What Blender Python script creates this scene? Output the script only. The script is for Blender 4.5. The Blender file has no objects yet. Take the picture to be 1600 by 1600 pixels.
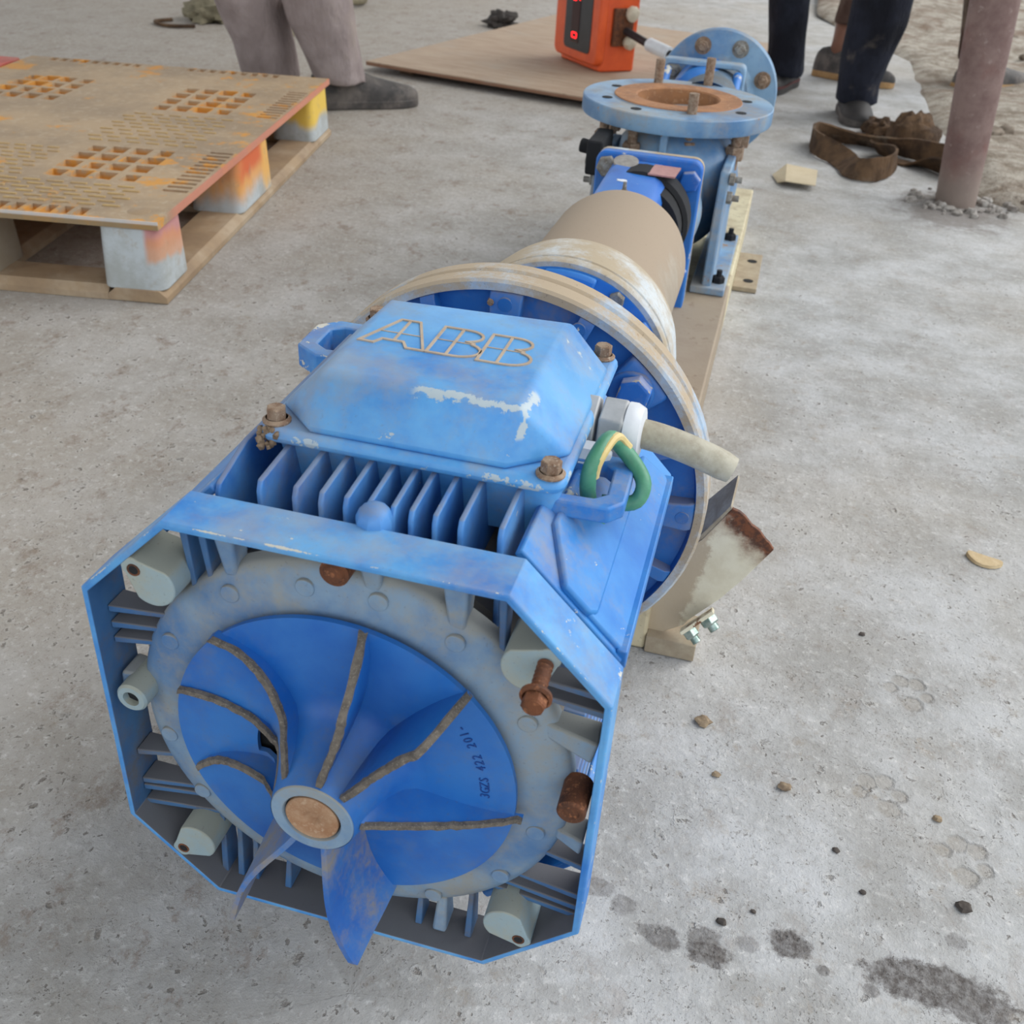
import bpy, bmesh, math, random
from mathutils import Vector, Matrix, noise as mnoise
random.seed(7)
S = bpy.context.scene
COL = S.collection
PI = math.pi
H = 0.24                                   # height of the motor shaft above the floor

# ------------------------------------------------------------------ camera, light, exposure
cam = bpy.data.cameras.new('camera')
cam_o = bpy.data.objects.new('camera', cam); COL.objects.link(cam_o)
YAW, PITCH, ROLL = -0.2231, 0.5830, 0.0685
fwd = Vector((math.sin(YAW)*math.cos(PITCH), math.cos(YAW)*math.cos(PITCH), -math.sin(PITCH)))
rt = Vector((math.cos(YAW), -math.sin(YAW), 0)); up = rt.cross(fwd)
r2 = math.cos(ROLL)*rt + math.sin(ROLL)*up
u2 = -math.sin(ROLL)*rt + math.cos(ROLL)*up
cam_o.matrix_world = Matrix(((r2.x, u2.x, -fwd.x, 0.1897), (r2.y, u2.y, -fwd.y, -0.4056),
                             (r2.z, u2.z, -fwd.z, 0.4854+H), (0, 0, 0, 1)))
cam.sensor_width = 36.0; cam.lens = 36.0*1608.5/1600.0
cam.clip_start = 0.02; cam.clip_end = 200
cam.dof.use_dof = True; cam.dof.focus_distance = 0.80; cam.dof.aperture_fstop = 15.0
S.camera = cam_o

world = bpy.data.worlds.new('overcast_sky'); S.world = world
world.use_nodes = True
wn = world.node_tree; wn.nodes.clear()
w_out = wn.nodes.new('ShaderNodeOutputWorld'); w_bg = wn.nodes.new('ShaderNodeBackground')
w_bg.inputs[0].default_value = (0.91, 0.955, 1.0, 1); w_bg.inputs[1].default_value = 1.55
wn.links.new(w_bg.outputs[0], w_out.inputs[0])
sun = bpy.data.lights.new('hazy_sun', 'SUN'); sun.energy = 1.85; sun.angle = math.radians(50)
sun.color = (1.0, 0.97, 0.92)
sun_o = bpy.data.objects.new('hazy_sun', sun); COL.objects.link(sun_o)
sun_o.rotation_euler = Vector((0.62, 0.45, 0.72)).to_track_quat('Z', 'Y').to_euler()
S.view_settings.view_transform = 'Standard'; S.view_settings.look = 'None'
S.view_settings.exposure = 0.0; S.view_settings.gamma = 1.0
S.view_settings.use_curve_mapping = False

# ------------------------------------------------------------------ mesh helpers
def basis(axis):
    a = Vector(axis).normalized()
    t = Vector((0, 0, 1)) if abs(a.z) < 0.9 else Vector((1, 0, 0))
    x = t.cross(a).normalized(); y = a.cross(x)
    return x, y, a

class MB:
    def __init__(s): s.v = []; s.f = []
    def add(s, vs, fs):
        b = len(s.v); s.v += [tuple(v) for v in vs]; s.f += [tuple(i+b for i in f) for f in fs]; return s
    def box(s, x0, x1, y0, y1, z0, z1, m=None):
        vs = [Vector((x, y, z)) for z in (z0, z1) for y in (y0, y1) for x in (x0, x1)]
        if m is not None: vs = [m @ v for v in vs]
        return s.add(vs, [(0, 2, 3, 1), (4, 5, 7, 6), (0, 1, 5, 4), (2, 6, 7, 3), (0, 4, 6, 2), (1, 3, 7, 5)])
    def loft(s, rings, closed=True, caps=True):
        n = len(rings[0]); vs = [p for r in rings for p in r]; fs = []
        for i in range(len(rings)-1):
            for j in range(n if closed else n-1):
                k = (j+1) % n
                fs.append((i*n+j, i*n+k, (i+1)*n+k, (i+1)*n+j))
        if caps and closed:
            fs.append(tuple(range(n-1, -1, -1))); fs.append(tuple((len(rings)-1)*n+j for j in range(n)))
        return s.add(vs, fs)
    def prism(s, pts, plane, a, b):
        def P(p, t):
            return {'xz': (p[0], t, p[1]), 'xy': (p[0], p[1], t), 'yz': (t, p[0], p[1])}[plane]
        return s.loft([[P(p, a) for p in pts], [P(p, b) for p in pts]])
    def lathe(s, prof, origin=(0, 0, 0), axis=(0, 1, 0), n=48, closed=False, arc=None):
        x, y, a = basis(axis); o = Vector(origin); rings = []
        a0, a1 = arc if arc else (0, 2*PI)
        m = n+1 if arc else n
        for r, t in prof:
            rings.append([o + a*t + (x*math.cos(a0+(a1-a0)*j/n) + y*math.sin(a0+(a1-a0)*j/n))*r for j in range(m)])
        if closed: rings.append(rings[0])
        s.loft(rings, closed=not arc, caps=False)
        return s
    def cyl(s, p0, p1, r0, r1=None, n=20):
        p0, p1 = Vector(p0), Vector(p1); r1 = r0 if r1 is None else r1
        x, y, a = basis(p1-p0)
        R = lambda p, r: [p + (x*math.cos(2*PI*j/n) + y*math.sin(2*PI*j/n))*r for j in range(n)]
        return s.loft([R(p0, r0), R(p1, r1)])
    def tube(s, pts, r, n=10, rx=None):
        pts = [Vector(p) for p in pts]; rings = []; px = None
        for i, p in enumerate(pts):
            d = (pts[min(i+1, len(pts)-1)] - pts[max(i-1, 0)]).normalized()
            if px is None: px, py, _ = basis(d)
            px = (px - d*px.dot(d)).normalized(); py = d.cross(px)
            rr = r[i] if isinstance(r, (list, tuple)) else r
            rings.append([p + px*math.cos(2*PI*j/n)*rr + py*math.sin(2*PI*j/n)*rr for j in range(n)])
        return s.loft(rings)
    def hexa(s, p, axis, R, h, rot=0.0, cham=0.15):
        x, y, a = basis(axis); p = Vector(p)
        ring = lambda t, rr: [p + a*t + (x*math.cos(rot+PI/3*j) + y*math.sin(rot+PI/3*j))*rr for j in range(6)]
        return s.loft([ring(0, R), ring(h*(1-cham), R), ring(h, R*0.86)])
    def blob(s, c, r, seed=0, amp=0.25, nu=10, nv=7):
        c = Vector(c); r = Vector(r) if not isinstance(r, (int, float)) else Vector((r, r, r)); rings = []
        for i in range(1, nv):
            t = PI*i/nv; ring = []
            for j in range(nu):
                p = 2*PI*j/nu; d = Vector((math.sin(t)*math.cos(p), math.sin(t)*math.sin(p), -math.cos(t)))
                k = 1 + amp*mnoise.noise(d*1.7 + Vector((seed*3.1, seed, 0)))
                ring.append(c + Vector((d.x*r.x, d.y*r.y, d.z*r.z))*k)
            rings.append(ring)
        return s.loft(rings)

def obj(name, mb, mat, parent=None, label=None, cat=None, group=None, kind=None, bevel=0, smooth=35, seg=2, org=None):
    me = bpy.data.meshes.new(name)
    off = Vector((0, 0, 0)); q = parent
    while q is not None: off += q.location; q = q.parent
    rooted = False; q = parent
    while q is not None: rooted = rooted or bool(q.get('local', 0)); q = q.parent
    if rooted: off = Vector((0, 0, 0))
    if org is not None: off = Vector(org)
    me.from_pydata([tuple(Vector(v)-off) for v in mb.v], [], mb.f)
    me.validate(); me.update()
    bm = bmesh.new(); bm.from_mesh(me)
    bmesh.ops.remove_doubles(bm, verts=bm.verts, dist=1e-6)
    bmesh.ops.recalc_face_normals(bm, faces=bm.faces); bm.to_mesh(me); bm.free()
    if smooth:
        for p in me.polygons: p.use_smooth = True
        me.set_sharp_from_angle(angle=math.radians(smooth))
    if mat is not None: me.materials.append(mat)
    o = bpy.data.objects.new(name, me); COL.objects.link(o)
    if org is not None: o.location = org
    if parent is not None: o.parent = parent
    if label: o['label'] = label
    if cat: o['category'] = cat
    if group: o['group'] = group
    if kind: o['kind'] = kind
    if bevel:
        b = o.modifiers.new('bevel', 'BEVEL'); b.width = bevel; b.segments = seg
        b.limit_method = 'ANGLE'; b.angle_limit = math.radians(40); b.harden_normals = False
    return o

def thing(name, label, cat, loc=(0, 0, 0), rot=(0, 0, 0), group=None, local=False):
    o = bpy.data.objects.new(name, None); COL.objects.link(o)
    o.empty_display_size = 0.05; o.location = loc; o.rotation_euler = rot
    o['label'] = label; o['category'] = cat
    if group: o['group'] = group
    return o
LOCAL = set()

# ------------------------------------------------------------------ material helpers
def lin(c):
    return tuple(((x/255)/12.92 if x/255 <= 0.04045 else ((x/255+0.055)/1.055)**2.4) for x in c) + (1,)

class Mat:
    def __init__(s, name, rough=0.6, metal=0.0, spec=0.5):
        s.m = bpy.data.materials.new(name); s.m.use_nodes = True; s.t = s.m.node_tree
        s.b = s.t.nodes['Principled BSDF']; s.b.inputs['Roughness'].default_value = rough
        s.b.inputs['Metallic'].default_value = metal; s.b.inputs['Specular IOR Level'].default_value = spec
        s.co = s.t.nodes.new('ShaderNodeTexCoord'); s.h = None
    def n(s, t, **k):
        x = s.t.nodes.new(t)
        for a, b in k.items(): setattr(x, a, b)
        return x
    def ln(s, a, b): s.t.links.new(a, b)
    def pos(s, scale=(1, 1, 1), loc=(0, 0, 0), rot=(0, 0, 0)):
        m = s.n('ShaderNodeMapping'); s.ln(s.co.outputs['Object'], m.inputs[0])
        m.inputs['Scale'].default_value = scale; m.inputs['Location'].default_value = loc
        m.inputs['Rotation'].default_value = rot
        return m.outputs[0]
    def noise(s, scale, detail=5, rough=0.6, vec=None, dist=0.0):
        x = s.n('ShaderNodeTexNoise'); x.inputs['Scale'].default_value = scale
        x.inputs['Detail'].default_value = detail; x.inputs['Roughness'].default_value = rough
        x.inputs['Distortion'].default_value = dist
        s.ln(vec if vec is not None else s.co.outputs['Object'], x.inputs['Vector']); return x.outputs['Fac']
    def voro(s, scale, vec=None, feat='F1', rand=1.0):
        x = s.n('ShaderNodeTexVoronoi', feature=feat); x.inputs['Scale'].default_value = scale
        x.inputs['Randomness'].default_value = rand
        s.ln(vec if vec is not None else s.co.outputs['Object'], x.inputs['Vector']); return x.outputs['Distance']
    def ramp(s, fac, lo, hi, a=0.0, b=1.0, smooth=True):
        x = s.n('ShaderNodeMapRange', interpolation_type='SMOOTHSTEP' if smooth else 'LINEAR')
        s.ln(fac, x.inputs[0]); x.inputs[1].default_value = lo; x.inputs[2].default_value = hi
        x.inputs[3].default_value = a; x.inputs[4].default_value = b; return x.outputs[0]
    def math(s, op, a, b=None):
        x = s.n('ShaderNodeMath', operation=op)
        for i, q in enumerate((a, b)):
            if q is None: continue
            if isinstance(q, (int, float)): x.inputs[i].default_value = q
            else: s.ln(q, x.inputs[i])
        return x.outputs[0]
    def mix(s, fac, a, b, mode='MIX'):
        x = s.n('ShaderNodeMix', data_type='RGBA', blend_type=mode)
        for i, q in ((0, fac), (6, a), (7, b)):
            if isinstance(q, (int, float)): x.inputs[i].default_value = q
            elif isinstance(q, tuple): x.inputs[i].default_value = q
            else: s.ln(q, x.inputs[i])
        return x.outputs[2]
    def color(s, c):
        if isinstance(c, tuple): s.b.inputs['Base Color'].default_value = c
        else: s.ln(c, s.b.inputs['Base Color'])
    def rough(s, f): s.ln(f, s.b.inputs['Roughness'])
    def bump(s, h, strength=0.3, dist=0.001):
        x = s.n('ShaderNodeBump'); x.inputs['Strength'].default_value = strength
        x.inputs['Distance'].default_value = dist; s.ln(h, x.inputs['Height'])
        if s.h is not None: s.ln(s.h, x.inputs['Normal'])
        s.h = x.outputs[0]; s.ln(s.h, s.b.inputs['Normal'])
    def sep(s, vec=None):
        x = s.n('ShaderNodeSeparateXYZ'); s.ln(vec if vec is not None else s.co.outputs['Object'], x.inputs[0]); return x.outputs
    def upz(s):
        g = s.n('ShaderNodeNewGeometry'); x = s.n('ShaderNodeSeparateXYZ'); s.ln(g.outputs['Normal'], x.inputs[0]); return x.outputs[2]
    def edge(s, lo, hi):
        g = s.n('ShaderNodeNewGeometry'); return s.ramp(g.outputs['Pointiness'], lo, hi)

def paint(name, base, chalk, dust, chip=(196, 194, 184), chalk_amt=0.4, dust_amt=0.3, chip_amt=0.25, edge_amt=0.6,
          rough=0.45, dust_up=0.25, scale=1.0, chip_scale=38.0, scratch=False):
    m = Mat(name, rough)
    big = m.noise(9*scale, 6, 0.62); mid = m.noise(34*scale, 5, 0.6, dist=0.4); fine = m.noise(260*scale, 3, 0.7)
    cf = m.math('MULTIPLY', m.ramp(m.math('ADD', big, m.math('MULTIPLY', mid, 0.35)), 0.45, 0.85), chalk_amt*1.6)
    c = m.mix(cf, lin(base), lin(chalk))
    upf = m.ramp(m.upz(), 0.2, 0.95, 0.0, dust_up)
    dmask = m.ramp(m.math('ADD', m.math('ADD', m.noise(13*scale, 7, 0.7, vec=m.pos(loc=(3.1, 1.7, 0.4))), m.math('MULTIPLY', fine, 0.16)), upf),
                   0.60-0.22*dust_amt, 0.90-0.30*dust_amt)
    c = m.mix(m.math('MULTIPLY', dmask, min(1.0, 0.35+dust_amt)), c, lin(dust))
    spk = m.ramp(m.noise(420*scale, 2, 0.5), 0.66, 0.74)
    c = m.mix(m.math('MULTIPLY', spk, 0.35*dust_amt+0.1), c, lin((92, 84, 74)))
    ch = m.ramp(m.math('ADD', m.noise(chip_scale*scale, 6, 0.72, vec=m.pos(loc=(0.7, 5.2, 2.2))), m.math('MULTIPLY', m.edge(0.51, 0.60), edge_amt*0.22)),
                0.74-0.07*chip_amt, 0.755-0.07*chip_amt)
    if scratch:
        xs = m.sep(); jag = m.math('MULTIPLY', m.math('SUBTRACT', m.noise(70, 6, 0.75, vec=m.pos(loc=(4, 4, 4))), 0.5), 0.020)
        dy = m.math('ABSOLUTE', m.math('SUBTRACT', m.math('ADD', xs[1], jag), 0.1015))
        bare = m.math('MULTIPLY', m.ramp(dy, 0.0016, 0.0022, 1, 0), m.math('MULTIPLY', m.ramp(xs[0], 0.008, 0.016), m.ramp(xs[2], H+0.2075, H+0.2095)))
        dx = m.math('ABSOLUTE', m.math('SUBTRACT', m.math('ADD', xs[0], jag), 0.078))
        bare2 = m.math('MULTIPLY', m.ramp(dx, 0.0014, 0.0020, 1, 0), m.math('MULTIPLY', m.ramp(xs[1], 0.128, 0.122), m.ramp(xs[2], H+0.196, H+0.199)))
        ch = m.math('MAXIMUM', ch, m.math('MAXIMUM', bare, bare2))
    c = m.mix(ch, c, lin(chip))
    m.color(c)
    m.rough(m.math('ADD', m.math('MULTIPLY', dmask, 0.35), rough))
    m.bump(m.math('ADD', m.math('MULTIPLY', mid, 0.6), m.math('MULTIPLY', ch, -0.8)), 0.25, 0.0012)
    m.bump(fine, 0.12, 0.0004)
    return m.m

def rusty(name, a, b, c, rough=0.75, metal=0.1, scale=1.0, bump=0.4):
    m = Mat(name, rough, metal)
    n1 = m.noise(60*scale, 6, 0.7); n2 = m.noise(240*scale, 4, 0.7)
    col = m.mix(m.ramp(n1, 0.35, 0.62), lin(a), lin(b)); col = m.mix(m.ramp(n2, 0.52, 0.7), col, lin(c))
    m.color(col); m.bump(m.math('ADD', n1, m.math('MULTIPLY', n2, 0.5)), bump, 0.0012)
    return m.m

def plain(name, a, b=None, scale=30.0, rough=0.6, metal=0.0, bump=0.15, dust=None, spec=0.5):
    m = Mat(name, rough, metal, spec); b = b or tuple(int(x*0.8) for x in a)
    n1 = m.noise(scale, 6, 0.65)
    c = m.mix(m.ramp(n1, 0.3, 0.7), lin(a), lin(b))
    if dust: c = m.mix(m.ramp(m.noise(scale*0.6, 7, 0.7, vec=m.pos(loc=(4, 2, 1))), 0.42, 0.66, 0, 0.85), c, lin(dust))
    m.color(c)
    if bump: m.bump(m.noise(scale*5, 4, 0.6), bump, 0.001)
    return m.m

DUST = (158, 146, 130)
M = {}
M['frame'] = paint('faded_blue_frame_paint', (26, 110, 192), (100, 168, 218), DUST, chalk_amt=0.55, dust_amt=0.12, dust_up=0.12, chip_amt=0.08, edge_amt=1.5)
M['lid'] = paint('chalky_blue_lid_paint', (36, 120, 198), (102, 170, 220), DUST, chip=(170, 184, 192), chalk_amt=0.5, dust_amt=0.14, dust_up=0.1, chip_amt=-0.08, edge_amt=0.9, rough=0.38, scratch=True)
M['side'] = paint('dusty_blue_side_paint', (24, 108, 190), (70, 150, 212), DUST, chalk_amt=0.4, dust_amt=0.24, dust_up=0.04, chip_amt=-0.25, edge_amt=0.75)
M['fin'] = paint('deep_blue_fin_paint', (26, 96, 178), (100, 160, 214), (128, 124, 120), chalk_amt=0.45, dust_amt=0.24, chip_amt=-0.2, edge_amt=0.6)
M['barrel'] = paint('dust_filled_core_paint', (52, 84, 120), (90, 110, 130), (124, 116, 104), chalk_amt=0.3, dust_amt=0.9, chip_amt=0.0)
M['shield'] = paint('grey_dusted_blue_shield', (70, 112, 160), (124, 150, 174), (150, 146, 132), chalk_amt=0.75, dust_amt=0.42, chip_amt=-0.3, edge_amt=0.4, rough=0.6)
M['ringin_shaded'] = paint('dusty_shaded_ring_paint', (46, 92, 144), (84, 124, 160), (112, 104, 92), chalk_amt=0.4, dust_amt=0.42, dust_up=0.75, chip_amt=-0.3, edge_amt=0.4, rough=0.55)  # dust plus recess shade put into the colour of the ring's inner faces
M['boss'] = paint('pale_grey_blue_boss_paint', (132, 156, 168), (150, 168, 172), (160, 158, 140), chalk_amt=0.5, dust_amt=0.4, chip_amt=0.05, edge_amt=0.4, rough=0.6)
M['fan'] = paint('bright_blue_fan_plastic', (14, 90, 174), (60, 132, 200), (104, 116, 132), chip=(112, 104, 92), chalk_amt=0.3, dust_amt=0.22, dust_up=0.0, chip_amt=-0.3, edge_amt=0.1, rough=0.42)
M['blade'] = paint('dusty_blue_blade_plastic', (20, 90, 174), (84, 140, 190), (136, 130, 120), chip=(112, 104, 92), chalk_amt=0.35, dust_amt=0.62, dust_up=0.0, chip_amt=0.05, edge_amt=0.5)
M['broken'] = rusty('rough_fracture_grey', (118, 110, 100), (88, 82, 76), (150, 142, 130), metal=0.0, scale=3.5, bump=0.8)
M['flange'] = paint('deep_blue_flange_paint', (16, 88, 168), (56, 126, 192), (132, 122, 110), chalk_amt=0.28, dust_amt=0.26, dust_up=0.2, chip_amt=-0.05, edge_amt=0.6)
M['rim'] = paint('worn_tan_rim', (136, 170, 204), (190, 202, 212), (172, 156, 134), chip=(150, 124, 98), chalk_amt=0.6, dust_amt=0.78, dust_up=0.06, chip_amt=0.4, edge_amt=0.4, rough=0.6)
M['tan'] = paint('tan_dust_coated_steel', (150, 138, 122), (168, 158, 144), (158, 142, 124), chip=(128, 92, 70), chalk_amt=0.5, dust_amt=0.6, chip_amt=0.0, edge_amt=0.1, rough=0.7)
M['ringtan'] = paint('pale_tan_scuffed_steel', (172, 188, 204), (200, 204, 204), (172, 158, 136), chip=(150, 108, 82), chalk_amt=0.6, dust_amt=0.72, dust_up=0.05, chip_amt=0.4, edge_amt=0.3, rough=0.65, scale=0.7)
M['pump'] = paint('weathered_blue_pump_paint', (66, 112, 158), (132, 166, 194), (156, 146, 130), chip=(150, 120, 92), chalk_amt=0.6, dust_amt=0.42, dust_up=0.05, chip_amt=0.1, edge_amt=0.6, scale=0.6)
M['bracket'] = paint('glossy_blue_bracket_paint', (16, 96, 188), (70, 146, 212), (130, 124, 118), chalk_amt=0.3, dust_amt=0.18, dust_up=0.0, chip_amt=0.15, edge_amt=0.7, scale=0.6)
M['beige'] = paint('flaking_beige_base_paint', (196, 184, 152), (212, 202, 172), (148, 130, 108), chip=(124, 92, 62), chalk_amt=0.5, dust_amt=0.55, dust_up=0.05, chip_amt=0.2, edge_amt=0.6, scale=0.5, rough=0.65)
M['cream'] = paint('cream_bracket_paint', (214, 206, 178), (222, 216, 192), (168, 148, 122), chip=(118, 78, 48), chalk_amt=0.5, dust_amt=0.35, dust_up=0.0, chip_amt=0.3, edge_amt=0.8, rough=0.6)
M['rust'] = rusty('brown_rust', (112, 66, 38), (72, 44, 30), (150, 96, 62), scale=1.0)
M['rustface'] = rusty('dry_rust_face', (168, 118, 78), (140, 98, 68), (186, 142, 104), metal=0.0, scale=0.5, bump=0.2)
M['rustbolt'] = rusty('rusty_bolt', (150, 130, 110), (116, 88, 68), (178, 164, 146), scale=2.5)
M['shaft'] = rusty('rust_blushed_shaft_end', (176, 146, 118), (150, 108, 76), (182, 156, 130), scale=0.8, bump=0.12)
M['steelbolt'] = rusty('dusty_steel_bolt', (150, 152, 150), (120, 112, 102), (176, 176, 172), metal=0.35, scale=1.5, bump=0.2)
M['bluebolt'] = paint('painted_bolt', (20, 96, 190), (52, 124, 200), (176, 168, 156), chip=(168, 160, 148), chalk_amt=0.3, dust_amt=0.2, chip_amt=0.5, edge_amt=1.2, chip_scale=90)
M['tabm'] = plain('dusty_steel_tab', (172, 160, 138), (146, 132, 112), 40, 0.75, dust=(158, 142, 120))
M['zinc'] = plain('zinc_plate', (176, 188, 182), (112, 140, 132), 120, 0.28, 0.85)
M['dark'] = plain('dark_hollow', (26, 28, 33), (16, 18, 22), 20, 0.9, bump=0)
M['glandgrey'] = plain('grey_gland_plastic', (178, 180, 182), (158, 160, 162), 40, 0.5)
M['white'] = plain('white_plastic', (222, 226, 230), (208, 212, 218), 30, 0.35)
M['cable'] = plain('dirty_beige_cable', (186, 182, 166), (158, 152, 134), 60, 0.6, dust=(140, 130, 112))
M['green'] = plain('green_wire_insulation', (84, 150, 120), (66, 128, 100), 60, 0.45)
M['yellow'] = plain('yellow_wire_stripe', (214, 194, 138), (200, 178, 116), 60, 0.5)
M['groove'] = plain('dust_in_groove', (182, 166, 148), (164, 146, 128), 60, 0.9, bump=0)
M['dirt'] = plain('caked_dirt', (140, 120, 98), (112, 94, 76), 150, 0.9, bump=0.6)
M['plate'] = plain('pinkish_nameplate', (176, 128, 122), (160, 112, 108), 120, 0.45)
M['plate2'] = plain('worn_alloy_plate', (176, 172, 168), (150, 146, 142), 120, 0.4, 0.3)

# ------------------------------------------------------------------ floor and ground
def floor_mat():
    m = Mat('worn_concrete', 0.82, spec=0.3)
    P = m.co.outputs['Object']
    big = m.noise(1.3, 5, 0.6); mid = m.noise(7, 7, 0.68); fin = m.noise(60, 6, 0.72); grit = m.noise(420, 3, 0.7)
    c = m.mix(m.ramp(mid, 0.32, 0.68), lin((154, 153, 150)), lin((188, 189, 190)))
    c = m.mix(m.ramp(big, 0.42, 0.66, 0, 0.55), c, lin((168, 160, 148)))
    xs = m.sep()
    side = m.ramp(xs[0], -1.6, 0.35)
    c = m.mix(m.math('SUBTRACT', 0.7, m.math('MULTIPLY', side, 0.7)), c, lin((160, 148, 134)))  # light falloff put into the colour: concrete duller and tanner towards the left
    c = m.mix(m.ramp(fin, 0.52, 0.72, 0, 0.5), c, lin((206, 205, 203)))
    c = m.mix(m.ramp(m.noise(26, 8, 0.75, vec=m.pos(loc=(9, 3, 0))), 0.55, 0.70, 0, 0.6), c, lin((146, 134, 118)))
    c = m.mix(m.ramp(grit, 0.60, 0.75, 0, 0.45), c, lin((120, 112, 102)))
    # small pits and grit, elongated a little
    wv = m.n('ShaderNodeVectorMath', operation='ADD'); wob = m.n('ShaderNodeTexNoise'); wob.inputs['Scale'].default_value = 60; wob.inputs['Detail'].default_value = 5; wob.inputs['Roughness'].default_value = 0.7
    m.ln(P, wob.inputs['Vector']); sc = m.n('ShaderNodeVectorMath', operation='SCALE'); sc.inputs['Scale'].default_value = 0.026
    m.ln(wob.outputs['Color'], sc.inputs[0]); m.ln(P, wv.inputs[0]); m.ln(sc.outputs[0], wv.inputs[1])
    mp = m.n('ShaderNodeMapping'); mp.inputs['Scale'].default_value = (1, 0.8, 1); mp.inputs['Rotation'].default_value = (0, 0, 0.5)
    m.ln(wv.outputs[0], mp.inputs[0])
    v1 = m.voro(38, mp.outputs[0]); v2 = m.voro(84, mp.outputs[0]); v3 = m.voro(230, mp.outputs[0])
    left = m.ramp(xs[0], 0.25, -0.35, 0.0, 0.09)
    gate = m.ramp(m.math('ADD', m.noise(11, 4, 0.6, vec=m.pos(loc=(2, 8, 0))), left), 0.50, 0.60)
    gate2 = m.ramp(m.math('ADD', m.noise(17, 4, 0.6), left), 0.46, 0.58)
    rim1 = m.math('MULTIPLY', m.ramp(v1, 0.30, 0.20, 0, 1), gate); pit1 = m.math('MULTIPLY', m.ramp(v1, 0.05, 0.15, 1, 0), gate)
    pit2 = m.math('MULTIPLY', m.ramp(v2, 0.07, 0.20, 1, 0), gate2); rim2 = m.math('MULTIPLY', m.ramp(v2, 0.38, 0.25, 0, 1), gate2)
    pit3 = m.math('MULTIPLY', m.ramp(v3, 0.14, 0.24, 1, 0), m.ramp(m.noise(23, 4, 0.6, vec=m.pos(loc=(5, 5, 0))), 0.42, 0.56))
    lum = m.noise(95, 5, 0.7)
    c = m.mix(m.math('MULTIPLY', m.math('MAXIMUM', rim1, rim2), 0.16), c, lin((210, 208, 204)))
    c = m.mix(m.ramp(lum, 0.56, 0.70, 0, 0.55), c, lin((212, 211, 209)))
    c = m.mix(m.ramp(lum, 0.44, 0.32, 0, 0.45), c, lin((132, 126, 118)))
    c = m.mix(m.math('MULTIPLY', m.ramp(m.noise(19, 9, 0.8, vec=m.pos(loc=(6, 2, 0), scale=(1, 0.7, 1), rot=(0, 0, 0.5))), 0.53, 0.63), m.ramp(xs[0], 0.35, -0.3, 0.22, 0.62)), c, lin((132, 116, 102)))
    c = m.mix(m.math('MULTIPLY', pit1, 0.6), c, lin((104, 92, 80)))
    c = m.mix(m.math('MULTIPLY', pit2, 0.65), c, lin((98, 88, 78)))
    c = m.mix(m.math('MULTIPLY', pit3, 0.5), c, lin((96, 86, 76)))
    # oil spots, each with its own ragged outline
    spots = [(0.429, 0.136, 0.062, 0.022, 1.0), (0.455, 0.126, 0.035, 0.016, 0.9), (0.397, 0.139, 0.022, 0.013, 0.95), (0.317, 0.140, 0.018, 0.015, 1.0), (0.254, 0.112, 0.020, 0.012, 0.95),
             (0.250, 0.125, 0.015, 0.011, 0.75), (0.217, 0.115, 0.017, 0.012, 0.8), (0.203, 0.117, 0.007, 0.007, 0.5), (0.158, 0.146, 0.016, 0.010, 0.5),
             (0.183, 0.136, 0.013, 0.010, 0.55), (0.284, 0.129, 0.011, 0.008, 0.4), (0.343, 0.124, 0.006, 0.005, 0.7), (0.379, 0.118, 0.007, 0.006, 0.7),
             (0.447, 0.182, 0.010, 0.009, 0.5)]
    rag = m.noise(70, 6, 0.75, vec=m.pos(loc=(1, 1, 0)))
    tot = None
    for (x, y, a, b, k) in spots:
        dx = m.math('DIVIDE', m.math('SUBTRACT', xs[0], x), a); dy = m.math('DIVIDE', m.math('SUBTRACT', xs[1], y), b)
        d = m.math('SQRT', m.math('ADD', m.math('MULTIPLY', dx, dx), m.math('MULTIPLY', dy, dy)))
        d = m.math('ADD', d, m.math('MULTIPLY', m.math('SUBTRACT', rag, 0.5), 1.5))
        s_ = m.ramp(d, 0.72, 1.05, k, 0)
        tot = s_ if tot is None else m.math('MAXIMUM', tot, s_)
    mott = m.ramp(m.noise(130, 5, 0.7), 0.3, 0.65, 0.55, 1.0)
    c = m.mix(m.math('MULTIPLY', tot, m.math('MULTIPLY', mott, 0.92)), c, lin((66, 58, 54)))
    ex = m.math('DIVIDE', m.math('SUBTRACT', xs[0], 0.63), 0.16); ey = m.math('DIVIDE', m.math('SUBTRACT', xs[1], 2.36), 0.20)
    er = m.math('ADD', m.math('SQRT', m.math('ADD', m.math('MULTIPLY', ex, ex), m.math('MULTIPLY', ey, ey))), m.math('MULTIPLY', m.math('SUBTRACT', m.noise(22, 7, 0.75), 0.5), 1.6))
    c = m.mix(m.ramp(er, 0.5, 1.05, 0.75, 0), c, lin((112, 104, 98)))
    # paw prints pressed into the slab: pads and toes
    prints = [(0.427, 0.475, 0.0), (0.394, 0.322, 0.3), (0.462, 0.266, -0.2)]
    pads = []
    for (x, y, a) in prints:
        for (u, v, r) in ((0.002, -0.014, 0.0125), (-0.019, 0.006, 0.009), (-0.008, 0.019, 0.0105), (0.008, 0.018, 0.0105), (0.017, 0.001, 0.0085)):
            pads.append((x+u*math.cos(a)-v*math.sin(a), y+u*math.sin(a)+v*math.cos(a), r))
    pr = None
    for (x, y, r) in pads:
        dx = m.math('SUBTRACT', xs[0], x); dy = m.math('SUBTRACT', xs[1], y)
        d = m.math('SQRT', m.math('ADD', m.math('MULTIPLY', dx, dx), m.math('MULTIPLY', dy, dy)))
        d = m.math('ADD', m.math('DIVIDE', d, r), m.math('MULTIPLY', m.math('SUBTRACT', rag, 0.5), 1.0))
        q = m.ramp(d, 0.62, 1.05, 1, 0)
        pr = q if pr is None else m.math('MAXIMUM', pr, q)
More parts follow.
